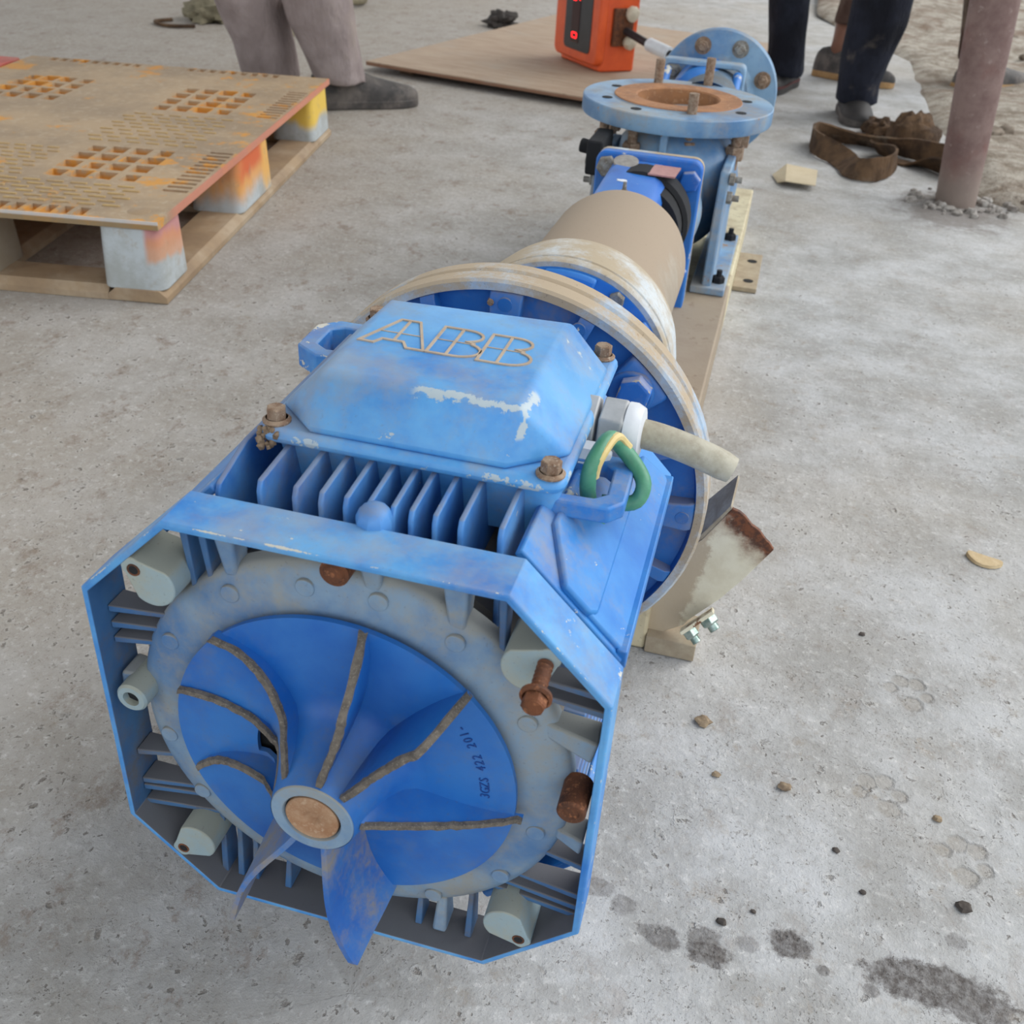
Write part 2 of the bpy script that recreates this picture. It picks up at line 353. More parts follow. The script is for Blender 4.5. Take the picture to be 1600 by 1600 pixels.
    c = m.mix(m.math('MULTIPLY', pr, 0.4), c, lin((146, 138, 126)))
    m.color(c)
    h = m.math('ADD', m.math('MULTIPLY', mid, 0.9), m.math('MULTIPLY', fin, 0.45))
    h = m.math('ADD', h, m.math('MULTIPLY', lum, 0.28))
    h = m.math('SUBTRACT', h, m.math('MULTIPLY', pit1, 0.55)); h = m.math('SUBTRACT', h, m.math('MULTIPLY', pit2, 0.32))
    h = m.math('ADD', h, m.math('MULTIPLY', rim1, 0.12)); h = m.math('SUBTRACT', h, m.math('MULTIPLY', pit3, 0.14))
    h = m.math('SUBTRACT', h, m.math('MULTIPLY', pr, 0.42))
    m.bump(h, 0.75, 0.006); m.bump(grit, 0.35, 0.0012)
    m.rough(m.math('SUBTRACT', 0.85, m.math('MULTIPLY', tot, 0.3)))
    return m.m
fl = MB(); fl.box(-9, 9, -6, 14, -0.12, 0)
floor = obj('floor', fl, floor_mat(), kind='structure', smooth=0)

def soil_mat():
    m = Mat('dusty_soil', 0.95, spec=0.1)
    n1 = m.noise(2.2, 6, 0.65); n2 = m.noise(12, 7, 0.75); n3 = m.noise(90, 4, 0.7)
    c = m.mix(m.ramp(n2, 0.35, 0.62), lin((134, 122, 108)), lin((186, 178, 166)))
    c = m.mix(m.ramp(n1, 0.5, 0.66, 0, 0.7), c, lin((124, 100, 84)))
    c = m.mix(m.ramp(n3, 0.55, 0.7, 0, 0.6), c, lin((96, 86, 76)))
    m.color(c); m.bump(m.math('ADD', n2, m.math('MULTIPLY', n3, 0.5)), 0.9, 0.02)
    return m.m
M['soil'] = soil_mat()
so = MB(); nx, ny = 70, 90
vs = []; fs = []
for j in range(ny+1):
    for i in range(nx+1):
        y = 2.0 + 10.0*(j/ny)**1.5
        xl = 0.66 + 0.06*mnoise.noise((y*2.3, 0.4, 0)) if y < 4.6 else 0.66-0.42*min(1, (y-4.6)/1.2)
        if y < 2.5: xl += (2.5-y)*1.3
        x = xl + 6.5*(i/nx)**1.7
        e = min(1, i/5.0)*min(1, j/3.0)
        z = -0.012 + e*(0.036 + 0.020*mnoise.noise((x*3.1, y*3.1, 0.2)) + 0.012*mnoise.noise((x*11, y*11, 3.2))) + 0.09*max(0, min(1, (y-5.2)/2))
        vs.append((x, y, z))
for j in range(ny):
    for i in range(nx):
        a = j*(nx+1)+i; fs.append((a, a+1, a+nx+2, a+nx+1))
so.add(vs, fs)
obj('floor_soil', so, M['soil'], kind='structure', smooth=60)

# unseen roof added to block sky light over the slab, open by the post
M['roof'] = plain('shade_roof_sheet', (160, 160, 157), (140, 140, 137), 3, 0.7)
rf = MB(); rf.box(-9, 0.9, -5, 10, 4.2, 4.25)
obj('shade_roof', rf, M['roof'], kind='structure', smooth=0)
# ------------------------------------------------------------------ PUMP SET
pump = thing('motor_pump_unit', 'long blue motor and pump unit with bare cracked fan on a beige base', 'pump', (0, 0, 0))
A = 0.16; CH = 0.0605
def octpts(a, c, zoff=H):
    return [(-a+c, a+zoff), (a-c, a+zoff), (a, a-c+zoff), (a, -a+c+zoff), (a-c, -a+zoff), (-a+c, -a+zoff), (-a, -a+c+zoff), (-a, a-c+zoff)]
ANG = lambda d: math.radians(d)
def pol(r, deg, y): return (r*math.cos(ANG(deg)), y, H + r*math.sin(ANG(deg)))

# octagonal end ring
b = MB(); t = 0.0045
o_out = octpts(A, CH); o_in = octpts(A-t, CH-t*0.586); o_mid = octpts(A-t*0.9, CH-t*0.53)
R = lambda pts, y: [(p[0], y, p[1]) for p in pts]
b.loft([R(o_out, 0.0012), R(o_out, 0.0345), R(octpts(A-0.0045, CH-0.0026), 0.0345), R(o_in, 0.031), R(o_in, 0.0), R(octpts(A-0.0012, CH-0.0007), 0.0), R(o_out, 0.0012)], caps=False)
ring = obj('end_ring', b, M['frame'], pump, bevel=0.0006, smooth=30)
ring.data.materials.append(M['ringin_shaded'])
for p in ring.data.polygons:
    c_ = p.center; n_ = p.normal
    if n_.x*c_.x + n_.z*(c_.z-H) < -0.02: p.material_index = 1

# end shield: conical dusty disc, webs to the ring
b = MB()
prof = [(0.02, 0.016), (0.100, 0.013), (0.125, 0.014), (0.136, 0.0165), (0.1405, 0.0185), (0.1424, 0.021), (0.1424, 0.03), (0.134, 0.034), (0.02, 0.034)]
b.lathe(prof, (0, 0, H), (0, 1, 0), 96, closed=True)
shield = obj('end_shield', b, M['shield'], pump, smooth=40)
def rib(x0, z0, x1, z1, w=0.0032, y0=0.016, y1=0.0315):
    d = Vector((x1-x0, 0, z1-z0)); n = Vector((-d.z, 0, d.x)).normalized()*w/2
    q = MB(); P = [Vector((x0, 0, z0+H)), Vector((x1, 0, z1+H))]
    ra = [P[0]+n, P[0]-n]; rb_ = [P[1]+n*1.6, P[1]-n*1.6]
    q.loft([[Vector((v.x, y0+0.004, v.z)) for v in (ra[0], ra[1])] + [Vector((v.x, y1, v.z)) for v in (ra[1], ra[0])],
            [Vector((v.x, y0-0.002, v.z)) for v in (rb_[0], rb_[1])] + [Vector((v.x, y1, v.z)) for v in (rb_[1], rb_[0])]])
    return q
wall = A-0.005
rr = 0.141
for (sd, tz) in [(-1, z) for z in (0.0735, 0.061, 0.049, -0.050, -0.0775, -0.084, -0.098)] + [(1, z) for z in (0.090, 0.078, -0.0525, -0.081, -0.092, -0.100)]:
    xi = math.sqrt(max(0.0, rr*rr-tz*tz))
    obj('web', rib(sd*(xi-0.008), tz, sd*wall, tz*1.01), M['ringin_shaded'], shield, bevel=0.0008)
for (sd, tx) in [(-1, x) for x in (-0.100, -0.0875, -0.076, -0.051, 0.0475, 0.0835)] + [(1, x) for x in (-0.096, -0.0845, 0.093)]:
    zi = math.sqrt(max(0.0, rr*rr-tx*tx))
    obj('web', rib(tx, sd*(zi-0.008), tx, sd*wall), M['ringin_shaded'], shield, bevel=0.0008)
# round stubs with webs running on from the ejector dots
for (deg, r) in ((123, .128), (100, .126), (58, .127), (28, .127), (-14, .127), (-38, .131), (-64, .132), (153, .129), (-169, .129), (-146, .131), (80, .127), (-90, .131)):
    q = MB(); q.cyl(pol(r, deg, 0.0155), pol(r, deg, 0.0132), 0.0062, 0.0058, 20)
    obj('ejector_dot', q, M['shield'], shield, bevel=0.0004)
# thick pillars on the upper and right webs
wl = wall-0.002
for (x0, z0, x1, z1, w) in ((-0.0695, 0.118, -0.0695, wl, 0.010), (0.018, 0.126, 0.018, wl, 0.011), (0.067, 0.112, 0.067, wl, 0.012), (0.120, 0.056, wl, 0.050, 0.013), (-0.128, 0.018, -wl, 0.020, 0.009),
                       (0.0635, -0.122, 0.0635, -wl, 0.008), (0.135, -0.030, wl, -0.032, 0.010)):
    obj('pillar', rib(x0, z0, x1, z1, w*0.8, 0.013, 0.0315), M['shield'], shield, bevel=0.002)
# corner bosses with teardrop faces and screw holes
def hull_tear(c1, r1, c2, r2, n=14):
    a = math.atan2(c2[1]-c1[1], c2[0]-c1[0]); pts = []
    for j in range(n+1):
        t_ = a + PI/2 + PI*j/n; pts.append((c1[0]+r1*math.cos(t_), c1[1]+r1*math.sin(t_)))
    for j in range(n+1):
        t_ = a - PI/2 + PI*j/n; pts.append((c2[0]+r2*math.cos(t_), c2[1]+r2*math.sin(t_)))
    return pts
bosses = {}
for sx in (-1, 1):
    for sz in (-1, 1):
        c1 = (sx*0.1115, H+sz*0.1125); c2 = (sx*0.1232, H+sz*0.1232)
        q = MB(); q.prism(hull_tear(c1, 0.0148, c2, 0.0066), 'xz', 0.0005, 0.033)
        bo = obj('corner_boss', q, M['boss'], pump, bevel=0.0009); bosses[(sx, sz)] = bo
        if (sx, sz) != (1, 1):
            hx, hz = sx*0.1215, H+sz*0.1215
            q = MB(); q.lathe([(0.0030, 0.012), (0.0030, 0.0002), (0.0041, 0.0000), (0.0043, 0.0006)], (hx, 0, hz), (0, 1, 0), 16)
            ho = obj('screw_hole', q, M['rust'], bo)
            q = MB(); q.cyl((hx, 0.012, hz), (hx, 0.0002, hz), 0.0031, n=14); d_ = obj('hole_bore', q, M['dark'], bo)
# rusty screw left hanging out of the upper right boss
q = MB()
p0, d = Vector((0.1215, 0.0, H+0.1195)), Vector((0.02, -1, -0.10)).normalized()
prf = []
for i in range(14):
    prf += [(0.0040 if i % 2 else 0.0046, i*0.0016)]
q.lathe(prf, p0, d, 16); 
q.lathe([(0.0, 0.0215), (0.0085, 0.0215), (0.0088, 0.0235), (0.0075, 0.0245), (0.007, 0.0246)], p0, d, 24)
q.hexa(p0+d*0.0240, d, 0.0068, 0.0065, 0.2)
q.lathe([(0.0, 0.0300), (0.0048, 0.0300), (0.0056, 0.0308), (0.0058, 0.0302)], p0, d, 20)
obj('loose_bolt', q, M['rust'], bosses[(1, 1)], label='rusty flanged bolt half screwed out')
# mid-side bolts of the shield
q = MB(); q.cyl((0.1455, 0.02, H+0.016), (0.1455, -0.0035, H+0.016), 0.0090, 0.0088, 24)
q.lathe([(0.0088, 0), (0.0074, -0.0015), (0.0050, -0.0008), (0.004, 0.0005), (0.0, 0.0005)], (0.1455, -0.0035, H+0.016), (0, 1, 0), 24)
obj('side_bolt', q, M['rust'], pump, label='dark rusty bolt head on the right of the shield', bevel=0.0006)
q = MB(); q.lathe([(0.0, 0.03), (0.0105, 0.03), (0.0105, 0.002), (0.0092, 0.0004), (0.0056, 0.0004), (0.0054, 0.006), (0.0, 0.006)], (-0.1405, 0, H+0.015), (0, 1, 0), 32)
soc = obj('socket_screw', q, M['boss'], pump, label='dusty hexagon socket screw on the left')
q = MB(); q.hexa((-0.1405, 0.0045, H+0.015), (0, 1, 0), 0.0052, 0.002, 0.3, 0.05); obj('hexagon_socket', q, M['dark'], soc)
q = MB(); q.cyl((0.001, 0.02, H+0.147), (0.001, 0.004, H+0.147), 0.0088, 0.0086, 24); q.cyl((0.001, 0.004, H+0.147), (0.001, 0.0025, H+0.147), 0.0062, 0.005, 24)
obj('top_bolt', q, M['rust'], pump, label='rusty bolt under the top edge')
# pale cap behind the top of the ring
q = MB(); q.lathe([(0.0, -0.03), (0.0105, -0.03), (0.0108, 0.004), (0.0085, 0.0095), (0.0045, 0.0125), (0.0, 0.013)], (0.010, 0.041, H+0.158), (0, 0, 1), 9)
obj('cast_lug', q, M['fin'], pump, bevel=0.0012)

# ---- stator: core barrel, fins, shoulder panels
q = MB(); q.lathe([(0.02, 0.046), (0.128, 0.046), (0.131, 0.05), (0.131, 0.245), (0.128, 0.25), (0.05, 0.25)], (0, 0, H), (0, 1, 0), 72)
barrel = obj('stator_barrel', q, M['barrel'], pump)
finx = [-0.089, -0.062, -0.040, -0.024, -0.009, 0.005, 0.019, 0.030, 0.044, 0.059, 0.082]
def fin_top(x, w=0.0017):
    zr = H + math.sqrt(max(0.0, 0.13**2-x*x)) - 0.004
    zt = H+0.166
    if x < -0.085: zt = H+0.158
    pr = [(0.044, zr), (0.044, zt-0.004), (0.047, zt+0.006-0.004), (0.083, H+0.1705), (0.25, H+0.1705), (0.25, zr)]
    q = MB(); q.prism(pr, 'yz', x-w, x+w); return q
for x in finx:
    obj('cooling_fin', fin_top(x), M['fin'], barrel, bevel=0.0011)
for x in (-0.085, -0.066, -0.047, -0.028, -0.009, 0.009, 0.028, 0.047, 0.066, 0.085):
    zr = H - math.sqrt(0.13**2-x*x) + 0.004
    q = MB(); q.prism([(0.047, zr), (0.047, H-0.148), (0.06, H-0.154), (0.25, H-0.154), (0.25, zr)], 'yz', x-0.0017, x+0.0017)
    obj('cooling_fin', q, M['fin'], barrel, bevel=0.001)
for s in (-1, 1):
    for z in (-0.085, -0.062, -0.038, -0.014, 0.010, 0.034, 0.058, 0.082):
        xr = math.sqrt(0.13**2-z*z)-0.004; xs_ = sorted((s*xr, s*0.140))
        q = MB(); q.prism([(xs_[0], 0.056), (xs_[1], 0.056), (xs_[1], 0.25), (xs_[0], 0.25)], 'xy', H+z-0.0017, H+z+0.0017)
        obj('cooling_fin', q, M['fin'], barrel, bevel=0.001)
def chamfer_plate(sx, sz, k, u0, u1, y0, y1, th, mat, parent, name, bev=0.0015, cut=None):
    # plate lying on the plane |x|+|z| = k ; u is the distance along the chamfer from its middle, growing outwards
    ro = Vector((sx, 0, sz)).normalized(); ta = Vector((sx, 0, -sz)).normalized(); c = ro*(k/math.sqrt(2)) + Vector((0, 0, H))
    pts = [(u0, y0), (u1, y0), (u1, y1), (u0, y1)] if cut is None else cut
    q = MB(); q.loft([[c + ta*u + Vector((0, y, 0)) - ro*th for u, y in pts], [c + ta*u + Vector((0, y, 0)) for u, y in pts]])
    return obj(name, q, mat, parent, bevel=bev)
for sx in (-1, 1):
    for sz in (-1, 1):
        if (sx, sz) == (1, 1):
            sh = chamfer_plate(1, 1, 0.2525, -0.045, 0.045, 0.044, 0.262, 0.006, M['side'], pump, 'shoulder_panel')
            chamfer_plate(1, 1, 0.2590, -0.034, 0.010, 0.048, 0.222, 0.006, M['side'], sh, 'raised_pad', 0.002,
                          cut=[(-0.012, 0.047), (0.010, 0.047), (0.0155, 0.053), (0.0155, 0.215), (0.010, 0.222), (-0.034, 0.222), (-0.034, 0.085)])
            chamfer_plate(1, 1, 0.2565, 0.0155, 0.044, 0.048, 0.246, 0.005, M['side'], sh, 'outer_pad', 0.002,
                          cut=[(0.010, 0.048), (0.0445, 0.048), (0.0445, 0.236), (0.038, 0.247), (0.012, 0.240)])
            # side skirt below the shoulder
            q = MB(); q.box(0.1535, 0.160, 0.046, 0.25, H+0.088, H+0.1005); obj('side_rail', q, M['side'], sh, bevel=0.001)
        else:
            chamfer_plate(sx, sz, 0.2525 if sz > 0 else 0.240, -0.045 if sx*sz < 0 else -0.036, 0.036, 0.046, 0.262, 0.006, M['side'], pump, 'shoulder_panel')
# drive end bell between stator and flange
q = MB(); q.lathe([(0.03, 0.25), (0.133, 0.25), (0.135, 0.30), (0.130, 0.345), (0.128, 0.375), (0.03, 0.375)], (0, 0, H), (0, 1, 0), 72)
bell = obj('drive_end_bell', q, M['flange'], pump)
# ---- terminal box
LX = 0.0155
def rrect(x0, x1, y0, y1, r, n=4):
    pts = []
    for cx, cy, a0 in ((x1-r, y1-r, 0), (x0+r, y1-r, PI/2), (x0+r, y0+r, PI), (x1-r, y0+r, 1.5*PI)):
        for j in range(n+1): pts.append((cx+r*math.cos(a0+PI/2*j/n), cy+r*math.sin(a0+PI/2*j/n)))
    return pts
q = MB(); q.loft([[(x, y, H+0.130) for x, y in rrect(-0.070, 0.100, 0.100, 0.255, 0.008)], [(x, y, H+0.167) for x, y in rrect(-0.074, 0.104, 0.090, 0.262, 0.010)], [(x, y, H+0.1705) for x, y in rrect(-0.074, 0.104, 0.090, 0.262, 0.010)]])
box = obj('terminal_box', q, M['lid'], pump, bevel=0.0012)
# lid: rim with four screw ears and a faceted raised crown
b = MB()
zr0, zr1, zt = H+0.1715, H+0.1815, H+0.215
rim0 = rrect(-0.0805, 0.1085, 0.0800, 0.2660, 0.010, 4)
b.loft([[(x, y, zr0) for x, y in rim0], [(x, y, zr1) for x, y in rim0]])
base_o = [(-0.048, 0.083), (0.073, 0.083), (0.1070, 0.112), (0.1070, 0.232), (0.076, 0.263), (-0.047, 0.263), (-0.079, 0.232), (-0.079, 0.112)]
top = [(-0.0465, 0.1035), (0.0770, 0.1000), (0.0775, 0.2310), (-0.0475, 0.2230)]
vs = [(x, y, zr1-0.0005) for x, y in base_o] + [(x, y, zt) for x, y in top]
fs = [(0, 1, 9, 8), (1, 2, 9), (2, 3, 10, 9), (3, 4, 10), (4, 5, 11, 10), (5, 6, 11), (6, 7, 8, 11), (7, 0, 8), (8, 9, 10, 11), (7, 6, 5, 4, 3, 2, 1, 0)]
b.add(vs, fs)
lid = obj('terminal_box_lid', b, M['lid'], pump, bevel=0.005, seg=4, smooth=50)
# box flange bolts on the ears
for (x, y) in ((-0.0720, 0.0920), (0.0985, 0.0890), (0.0970, 0.2560), (-0.0710, 0.2560)):
    q = MB(); z = zr1
    q.lathe([(0.0, 0), (0.0086, 0), (0.0088, 0.0012), (0.0068, 0.0028)], (x, y, z), (0, 0, 1), 24)
    q.hexa((x, y, z+0.0020), (0, 0, 1), 0.0062, 0.0075, x*9, 0.08)
    q.lathe([(0.0052, 0.0094), (0.0046, 0.0088), (0.0, 0.0088)], (x, y, z), (0, 0, 1), 20)
    obj('lid_bolt', q, M['rustbolt'], lid)
q = MB()
for k in range(26): q.blob((-0.0745+random.uniform(-.006, .008), 0.0815+random.uniform(-.0015, .007)*(1 if k % 3 else 0.2), zr0+random.uniform(-.003, .009)), random.uniform(.0014, .003), k, 0.6, 8, 6)
obj('caked_dirt', q, M['dirt'], lid, kind='stuff')
# moulded maker letters on the lid: dust-filled grooves
def groove(path, w, z, th=0.0009):
    P = []
    for p in path:
        p = Vector(p)
        if not P or (p-P[-1]).length > 2e-4: P.append(p)
    closed = (P[0]-P[-1]).length < 6e-4
    if closed: P.pop()
    n = len(P); L, Rr = [], []
    for i, p in enumerate(P):
        a = P[i-1] if (closed or i) else None; c = P[(i+1) % n] if (closed or i < n-1) else None
        d0 = (p-a).normalized() if a is not None else (c-p).normalized()
        d1 = (c-p).normalized() if c is not None else d0
        n0 = Vector((-d0.y, d0.x)); n1 = Vector((-d1.y, d1.x)); mt = n0+n1
        mt = n1 if mt.length < 1e-3 else mt.normalized(); k = min(2.2, 1/max(0.3, mt.dot(n1)))
        L.append(p+mt*w/2*k); Rr.append(p-mt*w/2*k)
    q = MB(); rings = [[(l.x, l.y, z-0.0006), (l.x, l.y, z+th), (r.x, r.y, z+th), (r.x, r.y, z-0.0006)] for l, r in zip(L, Rr)]
    if closed: q.loft(rings+[rings[0]], caps=False)
    else: q.loft(rings)
    return q
def arc(cx, cy, rx, ry, a0, a1, n=9): return [(cx+rx*math.cos(math.radians(a0+(a1-a0)*i/n)), cy+ry*math.sin(math.radians(a0+(a1-a0)*i/n))) for i in range(n+1)]
ly0, ly1, lym = 0.1490, 0.1895, 0.1700
letA = [[(-0.042, ly0+0.0015), (-0.0275, ly1), (-0.0145, ly1), (0.0006, ly0), (-0.0105, ly0), (-0.0150, 0.1570), (-0.0290, 0.1570), (-0.0325, ly0+0.0010), (-0.042, ly0+0.0015)],
        [(-0.0215, ly1), (-0.0215, 0.157)], [(-0.0355, lym-0.001), (-0.0075, lym-0.001)]]
def letB(x): return [[(x, ly0), (x, ly1), (x+0.016, ly1)] + arc(x+0.016, (ly1+lym)/2+0.0008, 0.0118, (ly1-lym)/2-0.0008, 90, -70) + [(x+0.0245, lym+0.0005)] +
                     arc(x+0.0170, (ly0+lym)/2, 0.0148, (lym-ly0)/2, 62, -90) + [(x, ly0)], [(x+0.0125, ly0), (x+0.0125, ly1)], [(x, lym), (x+0.0245, lym)]]
def lidtop(p):
    return p
for nm, paths in (('letter_a', letA), ('letter_b', letB(0.0025)), ('letter_b', letB(0.0350))):
    q = MB()
    for i, pth in enumerate(paths):
        g = groove(pth, 0.0018 if i != 2 else 0.0008, zt, (0.0009, 0.0007, 0.0005)[i]); q.add(g.v, g.f)
    obj(nm, q, M['groove'], lid, label='dust-filled outline of the letter ' + nm[-1].upper(), smooth=0, kind=None)
# bare patches along the front edge of the crown
def flake(cx, cy, cz, n, rx, ry, sd, nrm=(0, 0, 1), th=0.0004):
    x, y, a = basis(nrm); c = Vector((cx, cy, cz)); pts = []
    for j in range(n):
        k = 0.65+0.6*abs(mnoise.noise((math.cos(j*2*PI/n)*1.9+sd, math.sin(j*2*PI/n)*1.9, sd*2.3)))*1.3
        pts.append((rx*k*math.cos(2*PI*j/n), ry*k*math.sin(2*PI*j/n)))
    q = MB(); q.loft([[c+x*p[0]+y*p[1]-a*0.0006 for p in pts], [c+x*p[0]+y*p[1]+a*th for p in pts]]); return q

# ---- lifting lugs either side of the box
def lug(pts_out, pts_in, z0, z1, mat, name, parent):
    q = MB(); n = len(pts_out)
    rings = [[(x, y, z0) for x, y in pts_out], [(x, y, z1) for x, y in pts_out], [(x, y, z1) for x, y in pts_in], [(x, y, z0) for x, y in pts_in]]
    q.loft(rings + [rings[0]], caps=False)
    return obj(name, q, mat, parent, bevel=0.0015)
lz = H+0.160
lugR = lug([(0.096, 0.096), (0.133, 0.098), (0.141, 0.108), (0.140, 0.150), (0.130, 0.160), (0.096, 0.160)], [(0.100, 0.106), (0.122, 0.107), (0.129, 0.114), (0.128, 0.143), (0.122, 0.149), (0.100, 0.149)], lz-0.011, lz, M['side'], 'lifting_lug', pump)
lugL = lug([(-0.072, 0.215), (-0.102, 0.212), (-0.121, 0.225), (-0.122, 0.262), (-0.108, 0.275), (-0.072, 0.275)], [(-0.072, 0.226), (-0.098, 0.224), (-0.108, 0.231), (-0.109, 0.257), (-0.100, 0.264), (-0.072, 0.264)], H+0.150, H+0.168, M['frame'], 'lifting_lug', pump)
# ---- cable gland, stub of cable, earth wire
gy, gz = 0.185, H+0.154
q = MB(); q.hexa((0.101, gy, gz+0.012), (1, 0, 0), 0.021, 0.008, 0.5, 0.05); gl = obj('cable_gland', q, M['glandgrey'], pump, bevel=0.001, label='grey locknut of the cable gland')
ga = Vector((1, -0.05, 0.02)).normalized(); g0 = Vector((0.112, gy, gz+0.012))
q = MB(); q.hexa(g0, ga, 0.0205, 0.017, 0.35, 0.12); obj('gland_body', q, M['glandgrey'], gl, bevel=0.0012)
q = MB(); q.lathe([(0.0, 0.016), (0.019, 0.016), (0.019, 0.021), (0.0165, 0.0262), (0.010, 0.0275), (0.0, 0.0275)], g0, ga, 32); obj('gland_cap', q, M['white'], gl, label='white domed sealing cap')
q = MB(); q.hexa((0.104, 0.158, H+0.158), (1, 0, 0), 0.0095, 0.010, 0.1); q.lathe([(0.0, 0.010), (0.0075, 0.010), (0.0075, 0.016), (0.005, 0.0195), (0.0, 0.020)], (0.104, 0.158, H+0.158), (1, 0, 0), 20)
obj('blanking_plug', q, M['white'], gl, label='small white blanking plug below the gland')
c0 = g0 + ga*0.025
q = MB(); pts = [c0 + Vector((0.062*i/10, -0.002*i/10, -0.014*(i/10)**1.6)) for i in range(11)]
q.tube(pts, [0.0098]*9+[0.0096, 0.0086], 20); obj('cable_stub', q, M['cable'], gl, label='dirty beige cut-off cable end')
q = MB(); path = [(0.1245, 0.128, lz-0.030), (0.117, 0.122, lz-0.010), (0.1165, 0.118, lz+0.010), (0.1195, 0.126, lz+0.020), (0.1235, 0.142, lz+0.022), (0.1285, 0.153, lz+0.012), (0.1400, 0.150, lz+0.002), (0.1475, 0.141, lz-0.005), (0.1450, 0.136, lz-0.015), (0.134, 0.134, lz-0.018), (0.124, 0.132, lz-0.018)]
def smooth_path(p, k=4):
    p = [Vector(v) for v in p]; out = []
    for i in range(len(p)-1):
        a, b_, c, d = p[max(i-1, 0)], p[i], p[i+1], p[min(i+2, len(p)-1)]
        for j in range(k):
            t_ = j/k; out.append(0.5*((2*b_)+(c-a)*t_+(2*a-5*b_+4*c-d)*t_*t_+(3*b_-a-3*c+d)*t_**3))
    return out+[p[-1]]
sp = smooth_path(path)
q.tube(sp, 0.0050, 12); wire = obj('earth_wire', q, M['green'], pump, label='green and yellow earth wire looped through the right lug')
q = MB(); q.tube([p+Vector((0.0034, 0.0006, 0.0014)) for p in sp[7:22]], 0.0029, 8); obj('yellow_stripe', q, M['yellow'], wire)

# ---- motor flange with ribs and pockets
q = MB(); q.lathe([(0.10, 0.366), (0.1755, 0.366), (0.1775, 0.358), (0.1845, 0.357), (0.1862, 0.359), (0.1862, 0.374), (0.183, 0.3765), (0.10, 0.3765)], (0, 0, H), (0, 1, 0), 128, closed=True)
flange = obj('motor_flange', q, M['flange'], pump, smooth=30)
q = MB(); q.lathe([(0.1780, 0.3565), (0.1848, 0.3560), (0.1872, 0.3585), (0.1874, 0.3745), (0.1850, 0.3775), (0.1845, 0.3760), (0.1845, 0.3800), (0.1872, 0.3830), (0.1868, 0.3970), (0.180, 0.400)], (0, 0, H), (0, 1, 0), 128)
obj('flange_rim', q, M['rim'], flange, label='worn tan double rim of the flange')
for k in range(16):
    a = k*22.5
    w = 7.5 if k % 4 == 2 else (4.6 if k % 2 == 0 else 2.2)
    q = MB(); n_ = 10; pr_ = [(0.125, 0.351), (0.172, 0.3535), (0.1778, 0.3575), (0.1778, 0.37), (0.125, 0.37)]
    rings_ = [[pol(r, a-w+2*w*i/n_, y) for r, y in pr_] for i in range(n_+1)]
    q.loft(rings_); rb2 = obj('flange_rib', q, M['flange'], flange, bevel=0.0035, seg=3)
    if k % 2 == 0 and k % 4 != 2 or k in (1, 3):
        q = MB(); q.lathe([(0.0, -0.0006), (0.0058, -0.0006), (0.0064, 0.0008)], pol(0.168, a+(0 if k % 2 == 0 else 1), 0.3532), (0, 1, 0), 18); obj('cast_dot', q, M['flange'], rb2)
for k in range(4):
    a = 45+90*k
    q = MB(); q.cyl(pol(0.155, a, 0.368), pol(0.155, a, 0.350), 0.022, 0.019, 24); obj('bolt_seat', q, M['flange'], flange, bevel=0.002)
    q = MB(); q.hexa(pol(0.1600, a, 0.354), (0, -1, 0), 0.0150, 0.0135, 0.3, 0.12); obj('flange_bolt', q, M['bluebolt'], flange, bevel=0.0012)
q = MB(); q.cyl((-0.012, 0.366, H+0.170), (-0.012, 0.352, H+0.1685), 0.0034, 0.0028, 10); obj('stud', q, M['rustbolt'], flange)

# ---- bearing lantern, tan coupling shell
q = MB(); q.lathe([(0.184, 0.384), (0.186, 0.398), (0.150, 0.404), (0.112, 0.42), (0.096, 0.46), (0.092, 0.55), (0.093, 0.589), (0.095, 0.594), (0.1165, 0.595), (0.1172, 0.598), (0.1172, 0.606), (0.06, 0.606)], (0, 0, H), (0, 1, 0), 96)
lant = obj('lantern', q, M['bracket'], pump)
for k in range(6):
    a = 58+60*k
    q = MB(); q.hexa(pol(0.1085, a, 0.595), (0, -1, 0), 0.0088, 0.008, 0.4, 0.15); obj('lantern_bolt', q, M['steelbolt'], lant)
    q = MB(); n_ = 8; pr_ = [(0.090, 0.586), (0.1145, 0.587), (0.1160, 0.590), (0.1160, 0.596), (0.090, 0.596)]
    q.loft([[pol(r, a+14+28*i/n_, y) for r, y in pr_] for i in range(n_+1)]); obj('lantern_pad', q, M['bracket'], lant, bevel=0.0025)
    if k % 2 == 0:
        q = MB(); m_ = Matrix.Translation((0, 0, H)) @ Matrix.Rotation(-math.radians(a+30), 4, 'Y')
        q.box(0.088, 0.110, 0.40, 0.590, -0.010, 0.010, m_); obj('lantern_rib', q, M['bracket'], lant, bevel=0.003)
q = MB(); q.lathe([(0.1165, 0.5965), (0.1222, 0.5960), (0.1238, 0.5985), (0.1238, 0.6080), (0.1222, 0.6095), (0.1222, 0.6112), (0.1240, 0.6125), (0.1236, 0.650), (0.1190, 0.684), (0.1075, 0.704), (0.098, 0.710), (0.090, 0.71)], (0, 0, H), (0, 1, 0), 96)
obj('shell_ring', q, M['ringtan'], lant, label='pale scuffed tan ring behind the lantern')
q = MB(); q.lathe([(0.09, 0.70), (0.0985, 0.702), (0.0975, 0.80), (0.0962, 0.965), (0.0930, 0.983), (0.085, 0.986), (0.02, 0.986)], (0, 0, H), (0, 1, 0), 96)
obj('coupling_shell', q, M['tan'], pump, label='smooth tan dust-coated coupling shell')

